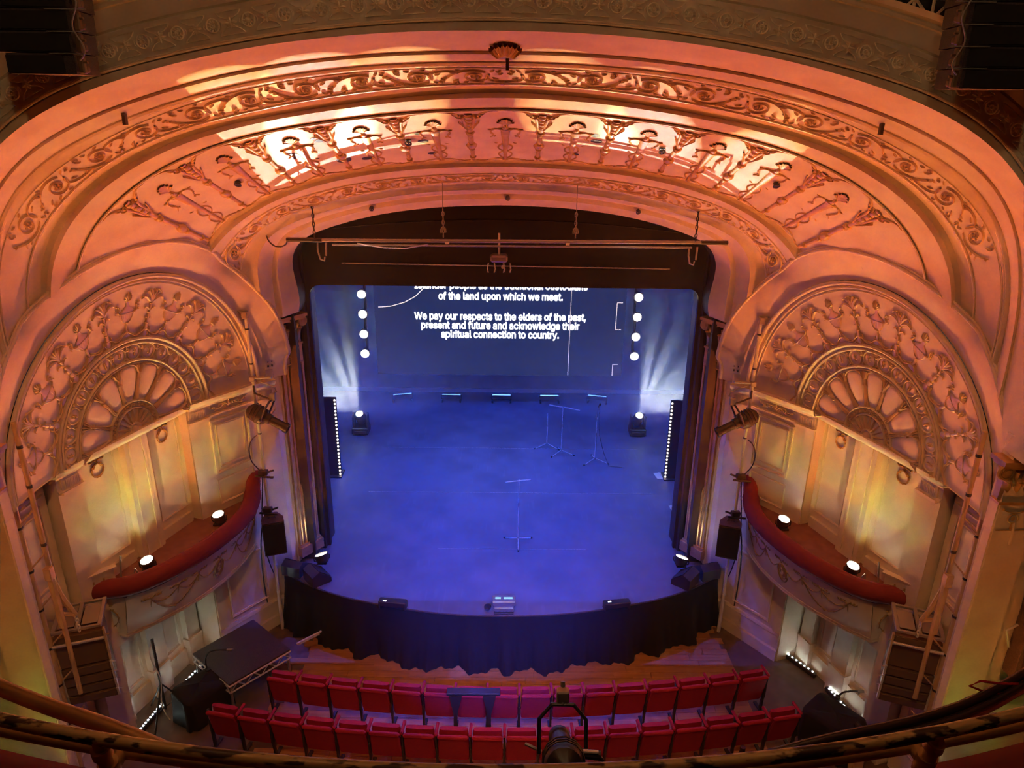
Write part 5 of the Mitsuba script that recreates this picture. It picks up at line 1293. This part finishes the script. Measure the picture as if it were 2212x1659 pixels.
# LED strips on the floor under the boxes
def floor_led(p, q, label):
    t = thing('led_bar', label, 'LED bar', 'LED bars on the floor')
    p, q = np.array([*p, -1.04]), np.array([*q, -1.04])
    rz = math.atan2(q[1] - p[1], q[0] - p[0])
    obj('housing', cbx((p + q) / 2 - [0, 0, .01], (np.linalg.norm(q - p) + .06, .075, .09), .012, rz=rz), 'black_metal', t)
    n = 10
    w = np.array([math.sin(rz), -math.cos(rz)]) * (1 if (p[0] > 0) == (math.sin(rz) > 0) else -1)
    obj('led_row', cat([trimesh.creation.icosphere(1, .017).apply_translation(p + (q - p) * (i + .5) / n + [0, 0, .034]) for i in range(n)]), 'white_paint', t, emit=glow((.80, 1, .93), 34, .3))
    m = (p + q) / 2; o = np.array([w[0], w[1], 0]) * -1
    spot(m + [0, 0, .05], m + o * .30 + [0, 0, 1.0], (.80, 1, .90), 1.5, 75, 40)
floor_led((5.14, 11.20), (5.60, 10.48), 'row of white LEDs on the floor under the right box, nearer the stage')
floor_led((5.70, 10.14), (5.89, 9.38), 'row of white LEDs on the floor under the right box, nearer the seats')
floor_led((-5.32, 10.66), (-5.52, 9.98), 'row of white LEDs on the floor under the left box, nearer the stage')
floor_led((-5.64, 9.70), (-5.76, 9.12), 'row of white LEDs on the floor under the left box, nearer the seats')

# black platform with truss edges, left
t = thing('platform', 'square black-topped platform on steel truss legs, left of the seats', 'platform')
cn = [np.array(q) for q in ((-5.31, 10.29), (-4.56, 11.20), (-3.67, 10.42), (-4.43, 9.57))]
obj('deck', slab([tuple(q) for q in cn], -.53, -.50), 'black_vinyl', t)
for i in range(4):
    p, q = cn[i], cn[(i + 1) % 4]
    ms = [rod((*p, -.55), (*q, -.55), .016, 8), rod((*p, -.68), (*q, -.68), .014, 8)]
    for j in range(8):
        k0, k1 = j / 8, (j + 1) / 8
        ms.append(rod((*(p + (q - p) * k0), -.55 if j % 2 else -.68), (*(p + (q - p) * k1), -.68 if j % 2 else -.55), .008, 6))
    obj('edge_truss', cat(ms), 'steel', t, smooth=60)
    c = p + (cn[(i + 2) % 4] - p) * .03
    obj('leg', rod((*c, -1.1), (*c, -.53), .024, 10), 'dull_steel', t, smooth=60)
obj('spare_tube', cat([rod((-3.62 + .03 * i, 10.62 + .03 * i, -.56 - .03 * (i % 2)), (-3.32 + .03 * i, 10.90 + .03 * i, -.56 - .03 * (i % 2)), .018, 8) for i in range(3)]), 'steel', t)
# draped subwoofers and their lamps
def draped(x, y, rz, sx, sy, h, label):
    t = thing('draped_case', label, 'covered case')
    n = 40
    a = np.linspace(0, 2 * np.pi, n + 1)
    rows = []
    for k, z in ((0.02, h), (.7, h), (.93, h - .02), (1.0, h - .08), (1.02, h * .5), (1.08, .02)):
        e = np.sign(np.cos(a)) * np.abs(np.cos(a)) ** .45 * sx / 2, np.sign(np.sin(a)) * np.abs(np.sin(a)) ** .45 * sy / 2
        w = 1 + (.05 * np.sin(a * 9 + z * 3) + .03 * np.sin(a * 17)) * (1 - z / h) + (0.01 * np.sin(5 * a) if k > .5 else 0)
        u, v = e[0] * k * w, e[1] * k * w
        rows.append(np.column_stack([x + u * math.cos(rz) - v * math.sin(rz), y + u * math.sin(rz) + v * math.cos(rz), np.full(n + 1, -1.1 + z) + (.02 * np.sin(3 * a) if k < .95 else 0)]))
    obj('cloth', grid(np.stack(rows)), 'black_cloth', t, smooth=True)
    return t
draped(-4.93, 9.62, .9, .80, .62, .58, 'black cloth-covered case on the floor below the left platform')
draped(5.28, 9.02, -.9, .86, .66, .62, 'black cloth-covered case on the floor right of the seats')
for pts, l in (([(-4.90, 9.90, -.52), (-4.92, 9.92, -.30), (-4.82, 9.90, -.12), (-4.62, 9.88, -.06), (-4.42, 9.88, -.06)], 'thin black gooseneck lamp over the left platform'),
               ([(5.47, 9.38, -.52), (5.52, 9.38, -.42), (5.62, 9.37, -.37), (5.86, 9.36, -.36)], 'thin black gooseneck lamp above the right covered case')):
    t = thing('gooseneck_lamp', l, 'lamp')
    tt = np.linspace(0, len(pts) - 1, 24)
    obj('neck', tube(CubicSpline(range(len(pts)), pts)(tt), .014, 8), 'black_metal', t, smooth=True)
    obj('head', cat([rod(np.array(pts[-1]) - [.10, 0, 0], pts[-1], .020, 8), rod(np.array(pts[-1]) - [.07, 0, .0], np.array(pts[-1]) - [.07, 0, .06], .012, 6)]), 'dull_steel', t)
    obj('base', rod((pts[0][0], pts[0][1], -.53), (pts[0][0], pts[0][1], -.48), .04, 10), 'black_metal', t)
# black stand at the left
t = thing('tripod_stand', 'tall black tripod stand with hanging cables under the left box', 'stand')
sx_, sy_ = -5.50, 9.50
obj('pole', rod((sx_, sy_, -.95), (sx_, sy_, .46), .022, 10), 'black_metal', t, smooth=60)
for k in range(3):
    a = .5 + k * 2.094
    obj('leg', cat([rod((sx_, sy_, -.42), (sx_ + .42 * math.cos(a), sy_ + .42 * math.sin(a), -1.09), .014, 6), rod((sx_, sy_, -.90), (sx_ + .24 * math.cos(a), sy_ + .24 * math.sin(a), -.80), .010, 6)]), 'black_metal', t)
obj('cable', tube(CubicSpline(range(5), [(sx_, sy_, .40), (sx_ - .06, sy_ - .02, .05), (sx_ + .03, sy_ - .03, -.3), (sx_ - .02, sy_ - .03, -.7), (sx_ + .1, sy_ - .1, -1.08)])(np.linspace(0, 4, 24)), .010, 5), 'white_paint', t)
# small camera rig at the right edge
t = thing('camera_rig', 'small dark camera on a stand right of the covered case', 'camera')
obj('body', cbx((5.62, 8.72, -.62), (.22, .14, .16), .02, rz=.5), 'black_metal', t)
obj('viewfinder', cat([rod((5.58, 8.66, -.5), (5.50, 8.80, -.46), .05, 10)]), 'black_metal', t)
obj('frame', cat([rod((5.48, 8.62, -.5), (5.78, 8.78, -.9), .014, 6), rod((5.78, 8.62, -.5), (5.50, 8.8, -.95), .014, 6), rod((5.62, 8.72, -.7), (5.62, 8.72, -1.1), .02, 8)]), 'steel', t)
obj('box', cbx((5.46, 8.58, -.98), (.24, .2, .24), .01, rz=.4), 'board_box', t)

# ---------------------------------------------------------------- seats
def seat_parts():
    g = {}
    # x across, y forward (towards the stage), z up from the floor
    def shell(w0, w1, z0, z1, y0, y1, th, r=.05):
        rows = []
        for k in np.linspace(0, 1, 7):
            w = (w0 * (1 - k) + w1 * k) / 2 * (1 - .06 * (2 * k - 1) ** 6)
            z, y = z0 * (1 - k) + z1 * k, y0 * (1 - k) + y1 * k
            pts = []
            for a in np.linspace(0, 2 * np.pi, 25):
                e = .35
                pts.append((w * np.sign(np.cos(a)) * abs(np.cos(a)) ** e, y + .02 * math.cos(math.pi * np.cos(a)) * 0 + th / 2 * np.sign(np.sin(a)) * abs(np.sin(a)) ** .6, z))
            rows.append(pts)
        rows = [[(np.mean([p[0] for p in rows[0]]), y0, z0)] * 25] + rows + [[(0, y1, z1)] * 25]
        return grid(np.array(rows))
    g['backrest'] = mikit.ply(shell(.475, .44, .27, .80, .07, -.06, .055), 'm_seat_cloth', smooth=50)
    g['top_roll'] = mikit.ply(tube([(-.215, -.065, .80), (-.2, -.065, .812), (.2, -.065, .812), (.215, -.065, .80)], [.028, .036, .036, .028], 10), 'm_seat_cloth', smooth=60)
    g['cushion'] = mikit.ply(shell(.45, .44, .40, .845, .12, .075, .08), 'm_seat_cloth', smooth=50)
    g['arm_rest'] = mikit.ply(cbx((.252, .08, .60 + .22), (.045, .26, .05), .015), 'm_seat_cloth')
    g['standard'] = mikit.ply(cat([cbx((.252, .03, .40), (.035, .06, .80), .008, rx=.06), cbx((.252, .06, .02), (.06, .34, .03), .008), cbx((.252, .08, .44), (.03, .20, .22), .01)]), 'm_black_metal')
    g['hinge'] = mikit.ply(cat([rod((-.24, .10, .42), (.24, .10, .42), .014, 8), cbx((-.20, .10, .43), (.04, .10, .06), .008), cbx((.20, .10, .43), (.04, .10, .06), .008)]), 'm_black_metal')
    g['end_standard'] = mikit.ply(cat([cbx((-.252, .03, .40), (.035, .06, .80), .008, rx=.06), cbx((-.252, .06, .02), (.06, .34, .03), .008)]), 'm_black_metal')
    return g
SEAT = seat_parts()
ORD = ['first', 'second', 'third', 'fourth', 'fifth', 'sixth', 'seventh', 'eighth', 'ninth', 'tenth', 'eleventh', 'twelfth', 'thirteenth', 'fourteenth', 'fifteenth', 'sixteenth', 'seventeenth', 'eighteenth']
for row, (n, x0, x1, yb, kk) in enumerate(((16, -3.525, 4.138, 9.115, .0246), (18, -4.225, 4.369, 8.295, .0228))):
    where = 'front row, facing the stage' if row == 0 else 'second row, behind the front row'
    for i in range(n):
        x = x0 + (x1 - x0) * i / (n - 1); dx = x - .06
        y = yb + kk * dx * dx
        t = thing('folding_chair', 'red folding theatre chair, %s from the left in the %s' % (ORD[i], where), 'seat', 'front row of red seats' if row == 0 else 'second row of red seats')
        M = T().translate([x, y + .06, -1.085]).rotate([0, 0, 1], math.degrees(math.atan(2 * kk * dx)))
        for k in ('backrest', 'top_roll', 'cushion', 'arm_rest', 'standard', 'hinge') + (('end_standard',) if i == 0 else ()):
            obj('standard' if k == 'end_standard' else k, SEAT[k], None, t, to=M)
# black folded board resting on the front seats
t = thing('desk_board', 'narrow black board laid across the backs of two front-row seats', 'board')
obj('top', cbx((-.42, 9.16, -.225), (.84, .14, .045), .01), 'black_paint', t)
for x in (-.70, -.17):
    obj('support', prism([(-.10, 0), (.10, 0), (.03, -.32), (.03, -.62), (-.03, -.62), (-.03, -.32)], .03, frame((x, 9.10, -.245), (1, 0, 0), (0, .12, 1))), 'black_paint', t)
# bits on the floor before the front row
for x, y in ((-2.95, 9.98), (-2.05, 9.95), (1.75, 9.85), (2.35, 9.98), (3.0, 10.2)):
    obj('floor_box', cbx((x, y, -1.05), (.14, .10, .07), .012), 'black_metal', label='small black connector box on the boards before the front row', cat='box', group='connector boxes before the front row')
for x, y, a, l in ((4.47, 9.35, .4, 'white folded paper on the floor right of the front row'), (5.05, 8.75, -.2, 'white card on the floor right of the second row')):
    obj('paper', bx((x, y, -1.09), (.16, .10, .006), rz=a), 'paper', label=l, cat='paper')
t = thing('black_post', 'short black post with a small tool box behind the second row', 'post')
obj('post', rod((3.60, 8.30, -1.1), (3.60, 8.30, -.42), .04, 10), 'black_metal', t)
obj('tool_box', cat([cbx((3.92, 8.22, -1.02), (.22, .14, .14), .01), rod((3.85, 8.22, -.95), (3.98, 8.24, -.72), .012, 6)]), 'dull_steel', t)

# ---------------------------------------------------------------- lower circle lamp, balcony rails, hung speakers
lt, top = profile_lamp((.47, 4.05, 4.05), (.02, .86, -.50), 'large profile spotlight below the balcony rail, aimed at the stage', None, 1.0)
obj('cable', tube(CubicSpline(range(5), [(.62, 4.02, 4.08), (.74, 4.0, 4.07), (.80, 3.95, 3.95), (.80, 3.9, 3.8), (.78, 3.85, 3.6)])(np.linspace(0, 4, 24)), .014, 6), 'black_metal', lt)
obj('tag', bx((.86, 3.92, 3.90), (.07, .01, .09), ry=.4), 'paper', lt)
obj('plug', rod((.60, 4.02, 4.09), (.74, 4.0, 4.09), .035, 10), 'black_metal', lt)
obj('connector', rod((.60, 4.0, 4.135), (.72, 3.99, 4.135), .014, 8), 'steel', lt)
obj('lower_bar', rod((-3.0, 3.75, 4.46), (-3.0, 3.75, 4.46 + .001), .001, 4) if False else tube([(.47, 3.72, 3.72), (.47, 3.80, 3.9), tuple(np.array([.47, 4.05, 4.05]) + np.array([0, -.2, -.08]))], .03, 8), 'black_metal', lt)
def bow_path(z, y0, k, x0=-2.8, x1=2.8, n=41, dz=0.0):
    x = np.linspace(x0, x1, n)
    return np.column_stack([x, y0 + k * x * x, np.full(n, z) + dz * x * x])
t = thing('balcony_rail', 'worn painted double pipe rail along the front of the balcony, in the foreground', 'railing')
obj('top_rail', tube(bow_path(7.0, 1.29, .098), .0165, 14), 'worn_pipe', t, smooth=True, label='upper rail with flaking dark and yellow paint')
obj('lower_rail', tube(bow_path(6.88, 1.374, .086), .0165, 14), 'brass_pipe', t, smooth=True, label='lower brass-brown rail')
for x in (-.95, 1.12, -2.6, 2.7):
    y = 1.29 + .098 * x * x
    obj('post', cat([rod((x, y, 7.0), (x, y + .02, 6.70), .017, 12), rod((x, y, 6.97), (x, y + .003, 6.945), .024, 14), rod((x, y + .012, 6.91), (x, y + .02, 6.85), .025, 14), rod((x - .045, y + .075, 6.88), (x + .045, y + .075, 6.88), .021, 12), rod((x, y, 6.88), (x, y + .075, 6.88), .02, 10)]), 'brass_pipe', t, smooth=50)
for x in (-.74, -.45, .55):
    obj('rail_joint', rod((x, 1.374 + .086 * x * x, 6.88), (x + .02, 1.374 + .086 * x * x, 6.88), .0195, 14), 'brass_pipe', t, smooth=50)
t = thing('lighting_bar', 'thick brown pipe curving in front of the balcony rail, with black cable taped along it', 'lighting bar')
P = np.array([(-2.6, 2.45, 6.7), (-1.9, 2.02, 6.7), (-1.565, 1.862, 6.7), (-1.32, 1.768, 6.7), (-1.1, 1.69, 6.7), (-.8, 1.59, 6.66), (-.4, 1.50, 6.6), (0, 1.47, 6.58), (.4, 1.51, 6.62), (.75, 1.58, 6.68), (.971, 1.633, 6.7), (1.234, 1.697, 6.7), (1.458, 1.771, 6.7), (1.74, 1.91, 6.7), (2.1, 2.12, 6.7), (2.7, 2.5, 6.7)])
bar_ = CubicSpline(P[:, 0], P[:, 1:])(np.linspace(-2.6, 2.7, 60)); bar_ = np.column_stack([np.linspace(-2.6, 2.7, 60), bar_])
obj('pipe', tube(bar_, .024, 12), 'brass_pipe', t, smooth=True)
obj('cable', tube(bar_[32:] + [0, .01, .033], .014, 8), 'black_metal', t, smooth=True)
obj('cable', tube(bar_[36:] + [0, -.02, .026], .011, 8), 'black_metal', t, smooth=True)
obj('cable_loop', tube(np.array([1.60, 1.83, 6.73]) + np.array([(.0, 0, 0), (-.06, 0, .012), (-.10, 0, .03), (-.07, 0, .05), (.0, 0, .04), (.05, 0, .04)]), .004, 5), 'seat_cloth', t)
# plush-topped balcony front under the rails
bf = thing('balcony_front', 'dark red plush parapet of the balcony below the rails', 'balcony front')
x = np.linspace(-2.9, 2.9, 61)
prof = [(.06, 5.9), (.06, 6.70), (.03, 6.77), (-.06, 6.80), (-.22, 6.79), (-.42, 6.74), (-.46, 6.0)]
obj('plush', grid(np.stack([np.column_stack([x, 1.36 + .092 * x * x + d, np.full(61, z)]) for d, z in prof]), True), 'velvet', bf, smooth=60)
# loudspeakers hung before the arch, upper corners
for s, xe, zb in ((-1, 3.185, 8.60), (1, 3.43, 8.585)):
    t = thing('hung_speakers', 'tall stack of black speakers hung before the arch, upper %s corner' % SIDE[s], 'speaker array')
    z = zb
    for i in range(6):
        h, dx = .148, -.012 * i
        poly = [(xe + dx, 6.0), (xe + .60 + dx, 6.0), (xe + .52 + dx, 6.5), (xe + .08 + dx, 6.5)]
        if i == 0 and s < 0: poly = [(xe + dx, 6.0), (xe + .50, 6.0), (xe + .45, 6.5), (xe + .08, 6.5)]
        k = obj('cabinet', both(slab(poly, z + .006, z + h), s), 'black_vinyl', t)
        obj('grille', both(bx((xe + .29 + dx, 5.995, z + h / 2), (.53 if i or s > 0 else .42, .012, h - .03)), s), 'black_cloth', k)
        obj('edge_strip', both(bx((xe + .02 + dx, 5.985, z + h - .002), (.30, .008, .006)), s), 'dull_steel', k)
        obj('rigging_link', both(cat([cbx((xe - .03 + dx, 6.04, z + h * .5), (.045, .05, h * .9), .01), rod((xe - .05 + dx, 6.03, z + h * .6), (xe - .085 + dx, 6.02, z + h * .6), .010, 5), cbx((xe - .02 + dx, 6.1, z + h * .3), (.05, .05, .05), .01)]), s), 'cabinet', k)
        z += h
    obj('cable', both(tube(CubicSpline(range(6), [(xe - .05, 5.98, zb + .1), (xe - .09, 5.97, zb + .22), (xe - .04, 5.98, zb + .34), (xe - .10, 5.97, zb + .48), (xe - .05, 5.98, zb + .62), (xe - .09, 5.98, zb + .85)])(np.linspace(0, 5, 40)), .006, 5), s), 'dull_steel', t)
# speaker hanging before the right near pilaster
t = thing('column_speaker', 'black upright speaker at the far right edge, before the orange pilaster', 'speaker')
obj('cabinet', cbx((6.18, 6.98, 2.75), (.28, .26, 1.25), .03), 'black_vinyl', t)
obj('bracket', tube([(6.02, 7.02, 2.85), (5.92, 7.03, 2.75), (6.02, 7.05, 2.5)], .014, 6), 'steel', t)
# bodies of the added fill lamps over the balcony
for i, p in enumerate(HOUSE_FILL):
    t = thing('fill_lamp', 'unseen fill lamp added over the balcony, %s' % ('left', 'right')[i], 'ceiling lamp', 'added house lamps')
    obj('shade', lathe([(.02, .18), (.12, .12), (.18, .0), (.17, .0), (.10, .10), (.001, .12)], 18, p, (0, 0, 1)), 'old_gold', t, smooth=40)
    obj('rod', rod((p[0], p[1], p[2] + .15), (p[0], p[1], p[2] + 1.4), .012, 6), 'black_metal', t)
# ceiling of the hall, over the balcony
obj('ceiling_hall', bx((0, 2.4, 12.5), (16, 8.7, .15)), 'plaster', label='plain plaster ceiling of the hall over the balcony', kind='structure')
for p in FOH_ADDED:  # bodies of the added blue lamps, out of view
    profile_lamp(np.array(p), (-p[0] * 1.2, 9.9, -5.2), 'unseen profile spotlight added under the balcony for blue fill, %s one' % ('left' if p[0] < 0 else 'right'), 'added spotlights under the balcony')
# ---------------------------------------------------------------- haze: thin over the stage and under the arch, shaped thicker along the fans to make the beams show
lo, hi = np.array([-6.4, 9.8, .03]), np.array([6.4, 20.1, 7.3])
nx, ny, nz = 90, 74, 50
gx, gy, gz = np.meshgrid(*[np.linspace(a, b, n) for a, b, n in zip(lo, hi, (nx, ny, nz))], indexing='ij')
pts = np.stack([gx, gy, gz], -1)
den = .0035 + .006 * np.exp(-(gz / 1.3) ** 2) * (gy > 11)
wisp = meshkit.fbm(pts * .9, 4, 3)
den *= .4 + 1.2 * wisp
for s, (hx, hy) in ((-1, HEADS[0]), (1, HEADS[1])):
    L, nv = FAN[s]
    rel = pts - L
    off, rad = rel @ nv, np.linalg.norm(rel, axis=-1)
    den += .50 * np.exp(-(off / .38) ** 2 - (rad / 2.3) ** 2) * (rel[..., 2] > -.25) * (.5 + wisp)
    den += .012 * np.exp(-((gx - s * 2.7) / 1.1) ** 2 - ((gy - 11.8) / 1.6) ** 2)
edge = np.ones_like(den)
for g, a, b in ((gx, lo[0], hi[0]), (gy, lo[1], hi[1]), (gz, lo[2] - 1, hi[2])):
    edge *= np.clip((g - a) / .5, 0, 1) * np.clip((b - g) / .5, 0, 1)
den = (den * edge).astype(np.float32)
hz = bx((lo + hi) / 2, hi - lo)
scene['haze'] = {**mikit.ply(hz), 'bsdf': {'type': 'null'}, 'interior': {'type': 'heterogeneous', 'albedo': {'type': 'rgb', 'value': [.93, .95, .95]},
    'sigma_t': {'type': 'gridvolume', 'grid': mi.VolumeGrid(np.ascontiguousarray(den.transpose(2, 1, 0))[..., None]), 'filter_type': 'trilinear', 'to_world': T().translate(lo.tolist()).scale((hi - lo).tolist())}, 'scale': 1.0}}
tag('haze', 'thin haze over the stage, thickest in the beams of the moving heads', 'haze', kind='stuff')
